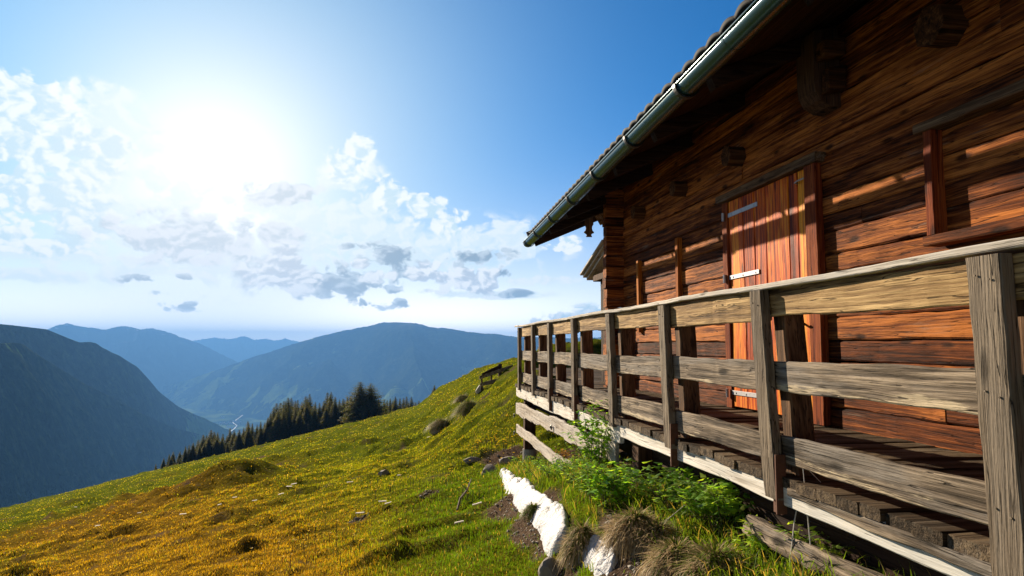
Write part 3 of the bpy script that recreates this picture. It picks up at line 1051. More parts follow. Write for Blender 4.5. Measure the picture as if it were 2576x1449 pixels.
mb.tube([(XW - 0.03, 6.02, 1.53), (XW - 0.07, 6.0, 1.53), (XW - 0.08, 5.94, 1.535), (XW - 0.06, 5.86, 1.545)], 0.008, 6)
mb.build('latch', M['steel'], door)
mb = MB()
mb.tube([(XW - 0.03, 5.98, 0.20), (XW - 0.10, 5.95, 0.19), (XW - 0.10, 5.86, 0.19)], 0.012, 6)
mb.build('handle', M['iron'], door)
for (a, b_, p) in ((7.44, 7.57, 0.055), (5.66, 5.84, 0.075)):
    mb = MB()
    mb.plank((XW - p / 2, (a + b_) / 2, DZ + 0.01), (XW - p / 2, (a + b_) / 2, 1.64), (0, (b_ - a) / 2, 0), (p / 2, 0, 0), 24, 0.004, 0.008)
    mb.build('door_jamb', M['jamb_z'], hut)
mb = MB()
mb.plank((XW - 0.055, 5.60, 1.685), (XW - 0.055, 7.60, 1.69), (0, 0, 0.042), (0.055, 0, 0), 20, 0.004, 0.008)
mb.build('lintel', M['lintel_y'], hut)
# upright battens on the wall
for (a, z0, z1) in ((10.55, 0.2, 1.335), (8.94, 0.2, 1.455)):
    mb = MB()
    mb.plank((XW - 0.035, a, z0), (XW - 0.035, a, z1), (0, 0.045, 0), (0.035, 0, 0), 10, 0.003, 0.006)
    mb.build('batten', M['batten_z'], hut)
# boarded window
win = MB()
for k in range(4):
    z0 = 0.765 + k * 0.182
    win.plank((XW - 0.012, 2.05, z0 + 0.09), (XW - 0.012, 4.24, z0 + 0.09), (0, 0, 0.088), (0.012, 0, 0), 14, 0.004, 0.008)
win = win.build('window', M['wall_y'], hut)
tag(win, 'boarded window with a red frame')
for yy in (4.262, 2.02):
    mb = MB()
    mb.plank((XW - 0.06, yy + 0.0, 0.76), (XW - 0.06, yy, 1.495), (0, 0.038, 0), (0.06, 0, 0), 12, 0.003, 0.006)
    mb.build('window_frame', M['jamb_z'], win)
mb = MB()
mb.plank((XW - 0.07, 1.9, 0.722), (XW - 0.07, 4.32, 0.722), (0, 0, 0.035), (0.07, 0, 0), 14, 0.004, 0.008)
mb.build('window_sill', M['wall_y'], win)
mb = MB()
mb.plank((XW - 0.07, 1.9, 1.53), (XW - 0.07, 4.36, 1.525), (0, 0, 0.034), (0.07, 0, 0), 14, 0.004, 0.008)
mb.build('window_head', M['lintel_y'], win)

# roof: boards, rafters, tiles, verge, gutter
roof = MB()
for k in range(29):
    s = 0.12 + k * 0.19
    p0, p1 = roof_pt(Y0R, s + 0.093, -0.035), roof_pt(Y1R, s + 0.093, -0.035)
    roof.plank(p0, p1, Vector((cP, 0, sP)) * 0.0935, Vector((-sP, 0, cP)) * 0.012, 6, 0.0, 0.003)
for k in range(28):
    s = RIDGE_S + 0.05 + k * 0.19
    ex, ez = eave(6)
    top = roof_pt(6, RIDGE_S)
    p = Vector((top.x + (s - RIDGE_S) * cP, 0, top.z - (s - RIDGE_S) * sP - 0.035))
    roof.plank((p.x, Y0R, p.z), (p.x, Y1R, p.z), Vector((cP, 0, -sP)) * 0.094, Vector((sP, 0, cP)) * 0.012, 1, 0, 0.003)
roof = roof.build('roof', M['dark_y'], hut)
# tiles: wavy courses
per, cour = 0.26, 0.34
ys = np.linspace(Y0R, Y1R + 0.05, int((Y1R - Y0R) / per * 10))
prof = 0.034 * np.abs(np.sin(np.pi * ys / per)) ** 0.7
rows, ring = [], 0
sv = []
ncour = int(RIDGE_S / cour) + 1
for c in range(ncour):
    sv += [(c * cour - 0.06, 0.080), ((c + 1) * cour - 0.061, 0.055)]
vt = []
for (s, n) in sv:
    for y, pr in zip(ys, prof):
        vt.append(roof_pt(y, min(s, RIDGE_S), n + pr))
for (s, n) in sv[:1]:
    pass
nt = len(ys)
ft = [grid_faces(len(sv), nt)]
# under edge of the first course gives the tiles thickness
base_i = len(vt)
for y, pr in zip(ys, prof):
    vt.append(roof_pt(y, -0.058, 0.040 + pr * 0.9))
for y, pr in zip(ys, prof):
    vt.append(roof_pt(y, 0.35, -0.012))
j = np.arange(nt - 1)
ft.append(np.stack([base_i + j, base_i + j + 1, j + 1, j], 1))
ft.append(np.stack([base_i + nt + j, base_i + nt + j + 1, base_i + j + 1, base_i + j], 1))
hl = np.array(hut.location)
mesh_np('roof_tiles', np.array([tuple(p) for p in vt]) - hl, ft, M['tile'], roof and hut, None, False)
# far slope tiles, plain courses
mb = MB()
top = roof_pt(6, RIDGE_S)
for c in range(15):
    s = c * 0.36
    mb.plank((top.x + (s + .18) * cP, Y0R, top.z - (s + .18) * sP + 0.02), (top.x + (s + .18) * cP, Y1R, top.z - (s + .18) * sP + 0.02), Vector((cP, 0, -sP)) * 0.19, Vector((sP, 0, cP)) * 0.014, 1, 0, 0.004)
mb.build('roof_tiles', M['tile'], hut)
for yy in (13.0, 11.5, 10.02, 8.55, 7.08, 5.6, 4.05, 2.55, 1.05, -0.5, -2.0):
    mb = MB()
    mb.plank(roof_pt(yy, 0.08, -0.125), roof_pt(yy, 5.3, -0.125), Vector((0, 0.06, 0)), Vector((-sP, 0, cP)) * 0.078, 10, 0.003, 0.008)
    mb.build('rafter', M['dark_x'], hut)
# verge boards on the gables
for yy in (Y1R - 0.02, Y0R + 0.02):
    mb = MB()
    mb.plank(roof_pt(yy, -0.02, -0.115), roof_pt(yy, RIDGE_S + 0.1, -0.115), Vector((-sP, 0, cP)) * 0.10, Vector((0, 0.018, 0)), 6, 0.0, 0.006)
    mb.plank(roof_pt(yy, -0.09, 0.06), roof_pt(yy, RIDGE_S + 0.1, 0.06), Vector((-sP, 0, cP)) * 0.075, Vector((0, 0.03, 0)), 6, 0.0, 0.006)
    mb.build('bargeboard', M['dark_x'], hut)
# carved drop at the gable: stepped, waisted outline
mb = MB()
hw = [(2.74, .085), (2.62, .085), (2.56, .10), (2.51, .07), (2.47, .065), (2.42, .075), (2.395, .105), (2.37, .105), (2.355, .07), (2.33, .045), (2.30, .06), (2.285, .06), (2.285, 0)]
xc = 3.83
out = [(xc - w_, z) for z, w_ in hw] + [(xc + w_, z) for z, w_ in hw[::-1][1:]]
mb.prism(out, 1, 14.16, 14.20)
mb.build('carved_drop', M['dark_z'], hut)
mb = MB()
mb.prism([(3.93, 2.72), (4.32, 2.86), (4.32, 2.66), (4.05, 2.52)], 1, 14.02, 14.08)
mb.build('gable_brace', M['lintel_y'], hut)
# lean-to beyond the corner, seen under the eave
ann = MB()
sl = (2.03 - 1.47) / (14.06 - 12.1)
for k, (dx_, dz_, th) in enumerate(((0.0, 0.0, 0.022), (0.05, -0.055, 0.02), (0.11, -0.11, 0.022))):
    ann.plank((3.60 + dx_ + 0.9, 12.44, 1.94 + dz_), (3.60 + dx_ + 0.9, 14.08 - k * 0.06, 1.475 + dz_), (0.9, 0, 0), (0, 0, th), 4, 0, 0.006)
ann = ann.build('lean_to_roof', M['cap_y'], hut)
mb = MB()
for k in range(6):
    mb.plank((3.86, 12.50 + k * 0.16, DZ - 0.5), (3.86, 12.50 + k * 0.16, 1.66 - k * 0.047), (0, 0.078, 0), (0.02, 0, 0), 6, 0.003, 0.006)
mb.box(3.75, 3.95, 12.6, 13.6, 1.28, 1.40)
mb.build('lean_to_wall', M['dark_z'], hut)
# gutter: half-round trough with rolled lip
gm = MB()


def gut(y):
    ex, ez = eave(y)
    return ex - 0.075, ez - 0.100


NS = 40
vs_, fs_ = [], []
angs = [math.pi * (1.0 + k / 12) for k in range(13)]
for i in range(NS + 1):
    y = Y0R + (14.42 - Y0R) * i / NS
    gx, gz = gut(y)
    for a in angs:
        vs_.append((gx + 0.098 * math.cos(a), y, gz + 0.098 * math.sin(a)))
    for a in angs[::-1]:
        vs_.append((gx + 0.094 * math.cos(a), y, gz + 0.002 + 0.094 * math.sin(a)))
n_ = 26
for i in range(NS):
    for j in range(n_):
        fs_.append((i * n_ + j, i * n_ + (j + 1) % n_, (i + 1) * n_ + (j + 1) % n_, (i + 1) * n_ + j))
gm.add(vs_, fs_)
ye = 14.42
gx, gz = gut(ye)
gm.prism([(gx + 0.099 * math.cos(a), gz + 0.099 * math.sin(a)) for a in angs], 1, ye - 0.004, ye + 0.006)
g0, g1 = gut(Y0R), gut(14.42)
gm.tube([(g0[0] - 0.100, Y0R, g0[1]), (g1[0] - 0.100, 14.42, g1[1])], 0.011, 8)
for ysm in (4.72, 10.7):
    gx, gz = gut(ysm)
    vs_ = []
    for yy in (ysm - 0.02, ysm + 0.02):
        vs_ += [(gx + 0.1005 * math.cos(a), yy, gz + 0.1005 * math.sin(a)) for a in angs]
    gm.add(vs_, [(j, j + 1, 14 + j, 13 + j) for j in range(12)])
gut_o = gm.build('gutter', M['zinc'], hut, True)
for yy in (14.22, 13.05, 11.55, 10.07, 8.60, 7.13, 5.65, 2.6, 1.1):
    gx, gz = gut(yy)
    mb = MB()
    pts = [(gx + 0.112 * math.cos(a), yy, gz + 0.112 * math.sin(a)) for a in angs] + [(gx + 0.13, yy, gz + 0.05), (gx + 0.20, yy, gz + 0.07)]
    for p, q in zip(pts[:-1], pts[1:]):
        p, q = Vector(p), Vector(q)
        d = (q - p).normalized()
        mb.plank(p - d * .004, q + d * .004, (0, 0.030, 0), d.cross(Vector((0, 1, 0))) * 0.007, 1, 0, 0.002)
    mb.build('gutter_bracket', M['iron'], gut_o)

# ------------------------------------------------------------------ deck
XF = 2.10
deck = empty('wooden_deck', (2.9, 6.0, -1.2), 'raised plank deck along the log hut wall with a pale edge beam', 'deck')
mb = MB()
y = -1.5
r = random.Random(4)
while y < 12.85:
    wd = r.uniform(0.15, 0.21)
    x0 = XF - 0.058 + r.uniform(-0.010, 0.012)
    if abs(y - 2.62) < 0.1:
        x0 += 0.0
    dz_ = r.uniform(-0.005, 0.005)
    mb.plank((x0, y + wd / 2, DZ - 0.03 + dz_), (XW + 0.03, y + wd / 2, DZ - 0.03 + dz_), (0, wd / 2 - 0.005, 0), (0, 0, 0.028), 10, 0.005, 0.007, r.random())
    y += wd
mb.build('deck_boards', M['deck_x'], deck)
# terrace behind the hut
mb = MB()
y = 12.9
while y < 21.5:
    wd = r.uniform(0.15, 0.2)
    mb.plank((3.1 if y < 14 else 3.75, y + wd / 2, DZ - 0.03), (8.5, y + wd / 2, DZ - 0.03), (0, wd / 2 - 0.005, 0), (0, 0, 0.028), 2, 0.003, 0.006)
    y += wd
mb.build('terrace_boards', M['deck_x'], deck)
# edge beam in several lengths
for (a, b_, z0, z1) in ((12.86, 6.58, -0.775, -0.945), (6.55, -1.4, -0.758, -0.875)):
    mb = MB()
    zc, hh = (z0 + z1) / 2, (z0 - z1) / 2
    mb.plank((XF - 0.015, b_, zc), (XF - 0.015, a, zc), (0, 0, hh), (0.022, 0, 0), 40, 0.006, 0.006, a)
    mb.build('edge_beam', M['fascia_y'], deck)
mb = MB()
mb.plank((XF - 0.042, -1.4, -0.80), (XF - 0.042, 3.55, -0.79), (0, 0, 0.024), (0.02, 0, 0), 30, 0.008, 0.006, 77)
mb.build('edge_strip', M['rail_y'], deck)
for yy in np.arange(-1.0, 12.6, 1.05):
    mb = MB()
    mb.plank((XF + 0.06, yy, -0.855), (XW + 0.02, yy, -0.855), (0, 0.05, 0), (0, 0, 0.085), 2, 0.003, 0.008)
    mb.build('joist', M['dark_x'], deck)
mb = MB()
mb.plank((XF + 0.22, -1.4, -1.02), (XF + 0.22, 12.8, -1.02), (0.06, 0, 0), (0, 0, 0.075), 20, 0.004, 0.01)
mb.build('bearer', M['dark_y'], deck)
for (yy, wid, zb_, foot) in ((12.42, 0.17, -1.84, True), (6.33, 0.20, -1.6, False), (1.2, 0.20, -1.6, False)):
    mb = MB()
    mb.plank((XF + 0.13, yy, zb_), (XF + 0.13, yy, -0.80 if not foot else -0.78), (0, wid / 2, 0), (0.10, 0, 0), 10, 0.004, 0.012)
    so = mb.build('support_post', M['dark_z'], deck)
    if foot:
        mb = MB()
        mb.tube([(XF + 0.13, yy, -2.45), (XF + 0.13, yy, zb_)], 0.125, 18)
        mb.build('footing', M['concrete'], so)
# rough slab boards closing the space below the deck
mb = MB()
mb.plank((XF - 0.02, 12.87, -1.165), (XF - 0.04, 6.66, -1.065), (0, 0, 0.108), (0.02, 0, 0), 70, 0.017, 0.010, 21)
s1 = mb.build('slab_board', M['slab_y'], deck)
mb = MB()
mb.plank((XF - 0.02, 12.87, -1.54), (XF - 0.04, 7.45, -1.555), (0, 0, 0.082), (0.02, 0, 0), 60, 0.013, 0.010, 22)
s2 = mb.build('slab_board', M['slab_y'], deck)
for (so, yy, zz) in ((s1, 9.6, -1.14), (s2, 9.2, -1.53), (s1, 12.9, -1.30), (s2, 12.9, -1.62)):
    mb = MB()
    c0 = Vector((XF - 0.075, yy, zz))
    mb.tube([c0 + Vector((0.05, 0, 0)), c0 + Vector((-0.02, 0, 0))], 0.006, 6)
    mb.tube([c0 + Vector((0, 0.03 * math.cos(a), 0.03 * math.sin(a))) for a in [k * 0.698 for k in range(10)]], 0.009, 6, False)
    mb.build('insulator', M['black'], so)

# ------------------------------------------------------------------ railing
rail = empty('deck_railing', (XF, 6.0, DZ), 'weathered wooden railing of three rails along the deck edge', 'railing')
posts = [2.18, 3.81, 5.33, 6.83, 8.35, 9.80, 11.06, 12.46]
segs = [(-1.3, 2.18), (2.18, 3.78), (3.78, 5.30), (5.30, 8.35), (8.35, 12.84)]
rows = [('top', 0.240, 0.085), ('mid', -0.178, 0.086), ('low', -0.573, 0.081)]
for (nm, zc, hh) in rows:
    for k, (a, b_) in enumerate(segs):
        mb = MB()
        j0, j1 = random.uniform(-.008, .008), random.uniform(-.008, .008)
        mb.plank((XF + 0.004 * (k % 2), a + 0.004, zc + j0), (XF + 0.004 * (k % 2), b_ - 0.004, zc + j1), (0, 0, hh + random.uniform(-.006, .006)), (0.019, 0, 0), max(8, int((b_ - a) / 0.1)), 0.006, 0.006, k * 7 + zc)
        mb.build('rail', M['toprail_y'] if nm == 'top' else M['rail_y'], rail)
for (a, b_) in ((-1.3, 7.6), (7.61, 12.95)):
    mb = MB()
    zt = 0.338 if a < 0 else 0.342
    mb.plank((XF + 0.035, a, zt), (XF + 0.035, b_, zt + 0.006), (0.095, 0, 0), (0, 0, 0.016), 50, 0.005, 0.005)
    mb.build('handrail', M['cap_y'], rail)
for i, yy in enumerate(posts):
    w_ = 0.068 if i else 0.074
    mb = MB()
    zb_ = (-1.25, -0.845, -0.79, -0.80, -0.80, -0.81, -0.80, -0.80)[i]
    lean = (0.07, 0.13, 0.12, 0.10, 0.06, 0.04, 0.03, 0.02)[i]
    mb.plank((XF - 0.050, yy - lean, zb_), (XF - 0.050, yy, 0.318), (0, w_, 0), (0.028, 0, 0), 16, 0.004, 0.006, i)
    for zn in (0.24, -0.17, -0.57):
        for dn in (-0.03, 0.03):
            yn = yy + dn - lean * (0.318 - zn) / (0.318 - zb_)
            mb.tube([(XF - 0.077, yn, zn + dn * .3), (XF - 0.0805, yn, zn + dn * .3)], 0.0042, 6)
    mb.build('post', M['post_z'], rail)
    mb = MB()
    mb.plank((XF + 0.105, yy - 0.03 - lean, DZ - 0.12), (XF + 0.105, yy - 0.03, 0.318), (0, 0.058, 0), (0.065, 0, 0), 12, 0.003, 0.008, i + 50)
    mb.build('inner_post', M['inner_z'], rail)
    if i in (1, 2, 4, 5):
        mb = MB()
        mb.plank((XF - 0.052, yy - w_ * 0.7 - 0.012 - lean, -0.92), (XF - 0.052, yy - w_ * 0.7 - 0.012 - lean, -0.60), (0, 0.006, 0), (0.030, 0, 0), 1, 0, 0.001)
        mb.plank((XF - 0.045, yy - w_ * 0.7 + 0.03 - lean, -0.925), (XF - 0.045, yy - w_ * 0.7 + 0.03 - lean, -0.845), (0, 0.045, 0), (0.006, 0, 0), 1, 0, 0.001)
        mb.tube([(XF - 0.05, yy - w_ * .7 + 0.03 - lean, -0.885), (XF - 0.066, yy - w_ * .7 + 0.03 - lean, -0.885)], 0.012, 8)
        mb.build('post_bracket', M['rust'], rail)

# beam lying on the ground below the deck
lb = MB()
lb.plank((2.18, 1.4, -1.09), (2.10, 4.05, -1.09), (0.02, 0, 0.05), (0.05, 0, -0.015), 40, 0.010, 0.012, 91)
tag(lb.build('timber_beam', M['rail_y']), 'long squared timber lying on the grass under the deck edge', 'beam')

# small fence on the bank beyond the deck
fp = hit(1236, 966)
fence = empty('pasture_fence', fp, 'short grey plank fence on top of the grassy bank left of the railing', 'fence')
dF = fp.length


def at_d(px, py, dist):
    d = px_dir(px, py)
    return Vector(d * (dist / math.hypot(d[0], d[1])))


for (x, y0, y1, w_) in ((1212, 945, 978, .035), (1258, 915, 968, .07), (1236, 938, 970, .03)):
    mb = MB()
    a, b_ = at_d(x, y0, dF), at_d(x, y1 + 8, dF)
    mb.plank(b_, a, (w_, 0, 0), (0, w_, 0), 4, 0.004, 0.008)
    mb.build('post', M['dark_z'], fence)
for (xa, ya, xb_, yb) in ((1206, 950, 1290, 922), (1208, 968, 1280, 950), (1212, 944, 1258, 922)):
    mb = MB()
    a, b_ = at_d(xa, ya, dF - 0.08), at_d(xb_, yb, dF - 0.08)
    mb.plank(a, b_, (0, 0, 0.075), (0, 0.018, 0), 12, 0.008, 0.006)
    mb.build('plank', M['rail_y'] if ya > 945 else M['dark_y'], fence)

# ------------------------------------------------------------------ spruces
def spruce_mesh(seed, H=10.0, wide=0.21, twin=False):
    prof = 0.5 if twin else 0.68
    r = np.random.default_rng(seed)
    V, F, C = [], [], []
    k = 0
    tops = [(0.0, 0.0, 1.0)] if not twin else [(-0.9, 0.1, 1.0), (1.0, 0.0, 0.955)]
    for (tx, ty, ts) in tops:
        h = 0.05 * H
        while h < H * ts * 0.995:
            q = h / (H * ts)
            R0 = wide * H * ((1 - q) ** prof) * (0.92 if q > 0.12 else 0.55 + q * 3) + 0.0015 * H
            nb = int(11 + 7 * (1 - q))
            a0 = r.uniform(0, 6.28)
            for b_ in range(nb):
                a = a0 + b_ * 2 * math.pi / nb + r.uniform(-.3, .3)
                L = R0 * r.uniform(0.62, 1.12)
                droop = r.uniform(0.16, 0.42) * (1 - 0.65 * q)
                nseg = max(3, int(L / 0.17))
                for s in range(nseg):
                    t = (s + 0.6) / nseg
                    bx, by = tx + math.cos(a) * L * t, ty + math.sin(a) * L * t
                    bz = h - droop * L * t + 0.22 * L * t * t
                    sz = 0.072 * H * (0.65 + 0.7 * (1 - t)) * r.uniform(0.6, 1.2) * (0.16 + 0.84 * (1 - q))
                    for _ in range(3):
                        th = a + r.uniform(-1.2, 1.2)
                        d = np.array([math.cos(th), math.sin(th), r.uniform(-0.75, 0.25)]) * sz
                        n_ = np.array([-math.sin(th), math.cos(th), r.uniform(-.6, .6)]) * sz * 0.34
                        p = np.array([bx, by, bz]) + r.normal(0, 0.05, 3) * H * 0.08 * (0.15 + 0.85 * (1 - q))
                        V += [p - n_, p + n_, p + d]
                        F.append((k, k + 1, k + 2)); k += 3
                        br = r.uniform(0.55, 1.35)
                        c = np.array([0.095, 0.120, 0.022]) * br if r.random() < 0.75 else np.array([0.20, 0.14, 0.04]) * br
                        C += [c, c, c]
            h += H * 0.026 * (0.6 + 0.7 * (1 - q)) * r.uniform(0.8, 1.2)
    return np.array(V), np.array(F), np.array(C)


def make_spruce(seed, H, wide, twin=False):
    V, F, C = spruce_mesh(seed, H, wide, twin)
    root = empty('spruce_tree', (0, 0, 0))
    mesh_np('crown', V, [F], M['needle'], root, {'tone': C}, False)
    mb = MB()
    if twin:
        mb.tube([(0, 0, -2), (0, 0, H * .25), (-0.9, 0.1, H * .96)], [H * .024, H * .02, 0.02], 8)
        mb.tube([(0, 0, H * .2), (1.0, 0, H * .92)], [H * .016, 0.02], 8)
    else:
        mb.tube([(0, 0, -2), (0, 0, H * .3), (0, 0, H * .98)], [H * .02, H * .015, 0.015], 8)
    mb.build('trunk', M['bark'], root)
    return root


protos = [make_spruce(s, 10.0, w) for s, w in ((1, .31), (2, .27), (3, .36), (4, .29), (5, .23))]
used = [False] * len(protos)


def plant_spruce(px, py_top, dist, label, group, which=None, base=None):
    i = which if which is not None else random.randrange(len(protos))
    if used[i]:
        o = protos[i].copy(); COL.objects.link(o)
        for ch in protos[i].children:
            c_ = ch.copy(); c_.parent = o; COL.objects.link(c_)
    else:
        o = protos[i]; used[i] = True
    top = at_d(px, py_top, dist)
    zg = float(ground_smooth(top.x, top.y)) - 0.3
    o.location = (top.x, top.y, zg)
    s = (top.z - zg) / 10.0
    o.scale = (s * random.uniform(.85, 1.1), s * random.uniform(.85, 1.1), s)
    o.rotation_euler = (0, 0, random.uniform(0, 6.28))
    tag(o, label, 'tree', group)


low = [(392, 1167), (412, 1152), (426, 1142), (436, 1136), (453, 1135), (467, 1123), (476, 1118), (486, 1113), (499, 1106), (512, 1093), (520, 1095), (531, 1080), (539, 1085), (548, 1087), (561, 1091), (571, 1096)]
midt = [(579, 1076), (589, 1081), (602, 1080), (613, 1075), (624, 1059), (635, 1065), (647, 1068), (656, 1060), (666, 1062), (674, 1050)]
tall = [(681, 1038), (689, 1024), (696, 1013), (706, 1013), (714, 1008), (725, 1000), (733, 1000), (743, 1008), (749, 1006), (760, 1010), (769, 996), (779, 991), (784, 1024), (793, 1011), (804, 1013),
        (815, 1008), (824, 987), (833, 985), (843, 997), (854, 1004), (863, 1002), (874, 997), (883, 997), (893, 1004), (952, 1003)]
rowr = [(967, 1004), (974, 1006), (982, 1002), (988, 1008), (995, 997), (1006, 1001), (1015, 1000), (1023, 997), (1035, 998), (1046, 1011), (1054, 1007), (1063, 1014)]
for lst, lab, grp, d0, d1 in ((low, 'dark spruce in the low stand at the left end of the forest edge', 'spruces of the low left stand', 172, 200),
                              (midt, 'dark spruce in the gap between the low stand and the tall stand', 'spruces of the middle stand', 172, 200),
                              (tall, 'tall dark spruce in the dense stand left of the big bushy spruce', 'spruces of the tall stand', 172, 215),
                              (rowr, 'dark spruce in the row right of the big bushy spruce', 'spruces of the right row', 185, 225)):
    for (a, b_) in lst:
        plant_spruce(a, b_, random.uniform(d0, d1), lab, grp)
        plant_spruce(a + random.uniform(-7, 7), b_ + random.uniform(7, 26), random.uniform(d0, d0 + 12), lab, grp)
for (a, b_, d0, lab) in ((1093, 968, 160, 'lone slim spruce on the skyline right of the forest row'), (1143, 971, 172, 'second small spruce on the skyline, left of the pasture fence'),
                         (1167, 974, 180, 'smallest spruce tip on the skyline, nearest to the pasture fence')):
    plant_spruce(a, b_, d0, lab, 'lone spruces on the skyline', 2)
for (a, b_, d0, lab) in ((1479, 858, 70, 'spruce tip seen between railing posts under the eave'), (1496, 862, 75, 'lower spruce tip seen through the railing beside the hut corner')):
    plant_spruce(a, b_, d0, lab, 'spruces behind the hut', 4)
big = make_spruce(77, 7.0, .60, True)
tp = at_d(913, 957, 158)
zg = float(ground_smooth(tp.x, tp.y))
big.location = (tp.x + 0.5, tp.y, zg - 0.2)
big.rotation_euler = (0, 0, R_(-AZ))
s = (tp.z - zg) / 7.0
big.scale = (s, s, s)
tag(big, 'big bushy spruce with two tops standing in front of the forest edge', 'tree')

# ------------------------------------------------------------------ snow
def snow_patch(name, label, line, wid, seed, hgt=0.09):
    """flattened drift: outline measured on the ground, rounded edge, lumpy top"""
    L = [hit(*q) for q in line]
    n, mth = 110, 36
    pts = np.array([(p.x, p.y) for p in L])
    seg = np.concatenate([[0], np.cumsum(np.hypot(*np.diff(pts, axis=0).T))])
    t = np.linspace(0, seg[-1], n)
    cx, cy = np.interp(t, seg, pts[:, 0]), np.interp(t, seg, pts[:, 1])
    k = np.ones(13) / 13
    cx = np.convolve(np.pad(cx, 6, mode='edge'), k, 'valid'); cy = np.convolve(np.pad(cy, 6, mode='edge'), k, 'valid')
    w = np.interp(t, seg, wid)
    tx, ty = np.gradient(cx), np.gradient(cy)
    ln = np.hypot(tx, ty); nx, ny = -ty / ln, tx / ln
    endt = np.clip(np.minimum(t, seg[-1] - t) / 0.16, 0, 1) ** 0.5
    q = np.linspace(-1, 1, mth)
    T, Q = np.meshgrid(t, q, indexing='ij')
    wl = w * endt
    side = wl[:, None] * (1 + 0.30 * fbm(T * 4.5, np.sign(Q) * 3.0 + 0 * T, seed, 4, 0.6)) * Q
    X = cx[:, None] + nx[:, None] * side; Y = cy[:, None] + ny[:, None] * side
    dome = (1 - np.abs(Q) ** 4) * endt[:, None] ** 0.6
    gz = ground_z(X, Y)
    gz = 0.5 * gz + 0.5 * ground_smooth(X, Y)
    Z = gz - 0.05 + (hgt + 0.05) * dome + 0.055 * fbm(X * 7, Y * 7, seed + 2, 3) * dome + 0.022 * fbm(X * 20, Y * 20, seed + 4, 2) * dome
    top = np.stack([X.ravel(), Y.ravel(), Z.ravel()], 1)
    bot = np.stack([X.ravel(), Y.ravel(), np.minimum(Z - 0.02, gz - 0.08).ravel()], 1)
    F = grid_faces(n, mth)
    i = np.arange(n - 1); e0, e1 = i * mth, i * mth + mth - 1
    nn = n * mth
    F2 = np.stack([e0, e0 + mth, e0 + mth + nn, e0 + nn], 1)
    F3 = np.stack([e1 + nn, e1 + mth + nn, e1 + mth, e1], 1)
    o = mesh_np(name, np.concatenate([top, bot]), [F, F[:, ::-1] + nn, F2, F3], M['snow'], None, None, True)
    return tag(o, label, 'snow')


SNOW_LINES = [([(1262, 1188), (1290, 1222), (1330, 1268), (1370, 1292), (1398, 1320), (1402, 1360), (1408, 1402)], [0.06, 0.13, 0.11, 0.12, 0.13, 0.12, 0.09]),
              ([(1425, 1418), (1455, 1412), (1485, 1385), (1515, 1395), (1522, 1430), (1522, 1470)], [0.035, 0.05, 0.10, 0.12, 0.11, 0.10])]
snow_patch('snow_patch', 'long white strip of old snow on the grass left of the deck', *SNOW_LINES[0], 3)
snow_patch('snow_patch', 'small hooked patch of old snow at the bottom edge below the long strip', *SNOW_LINES[1], 8, 0.07)
SNOW_XY = []
for ln_, wd_ in SNOW_LINES:
    for (a, b_), w_ in zip(ln_, wd_):
        p = hit(a, b_)
        SNOW_XY.append((p.x, p.y, w_))


# ------------------------------------------------------------------ rocks, sticks, chips
def rock(name, px, py, sx, sy, sz, label, cat, mat, seed, rz=0.0, group=None):
    p = hit(px, py)
    bm = bmesh.new()
    bmesh.ops.create_icosphere(bm, subdivisions=3, radius=1.0)
    r = random.Random(seed)
    pl = [(Vector((r.uniform(-1, 1), r.uniform(-1, 1), r.uniform(-.3, 1))).normalized(), r.uniform(0.55, 0.9)) for _ in range(9)]
    for v in bm.verts:
        for n_, d_ in pl:
            e = v.co.dot(n_) - d_
            if e > 0:
                v.co -= n_ * e
        v.co = Vector((v.co.x * sx, v.co.y * sy, v.co.z * sz))
    me = bpy.data.meshes.new(name)
    bm.to_mesh(me); bm.free()
    me.materials.append(mat)
    o = bpy.data.objects.new(name, me)
    o.location = (p.x, p.y, p.z + sz * 0.05)
    o.rotation_euler = (0, 0, rz)
    COL.objects.link(o)
    return tag(o, label, cat, group)


rock('boulder', 1236, 1187, .20, .16, .13, 'dark grey boulder in the grass just left of the snow strip', 'rock', M['rock'], 3)
rock('boulder', 1392, 1438, .13, .10, .11, 'grey angular stone at the bottom edge between the two snow patches', 'rock', M['rock'], 5, 0.5)
rock('boulder', 1185, 1160, .22, .14, .07, 'flat grey stone half sunk in turf above the dark boulder', 'rock', M['rock'], 7)
rock('boulder', 1207, 983, .18, .14, .24, 'pale upright stone on the bank below the pasture fence', 'rock', M['pale_rock'], 9)
rock('boulder', 1098, 1085, .28, .2, .18, 'grey stone with a tuft at mid slope on the meadow', 'rock', M['rock'], 11)
rock('boulder', 965, 1195, .16, .12, .12, 'small dark stone alone in the yellow grass', 'rock', M['rock'], 13)
rock('boulder', 1285, 1160, .22, .14, .08, 'low grey stone in the bare earth beside the concrete footing', 'rock', M['rock'], 15)
for i, (a, b_) in enumerate([(739, 1226), (727, 1232), (552, 1279), (460, 1302), (350, 1299), (190, 1283), (962, 1272), (976, 1277), (245, 1331), (880, 1222), (1004, 1205), (1078, 1107), (1155, 1330), (707, 1252), (905, 1302), (590, 1259), (1200, 1280), (640, 1268)]):
    p = hit(a, b_)
    mb = MB()
    L = random.uniform(0.04, 0.08) * (0.6 + p.length / 40)
    aa_ = random.uniform(-0.5, 0.5)
    d = Vector((math.cos(aa_), math.sin(aa_), random.uniform(0, .25))) * L
    c0 = Vector((p.x, p.y, p.z + 0.045 + 0.002 * p.length))
    mb.plank(c0 - d, c0 + d, (0, 0.014 + L * .12, 0.002), (0, 0, 0.006), 3, 0.006, 0.003)
    tag(mb.build('wood_chip', M['chip']), 'small pale wood chip lying in the meadow grass', 'wood chip', 'pale wood chips scattered over the meadow')
mb = MB()
st = [hit(1150, 1292), hit(1158, 1272), hit(1175, 1258), hit(1186, 1238)]
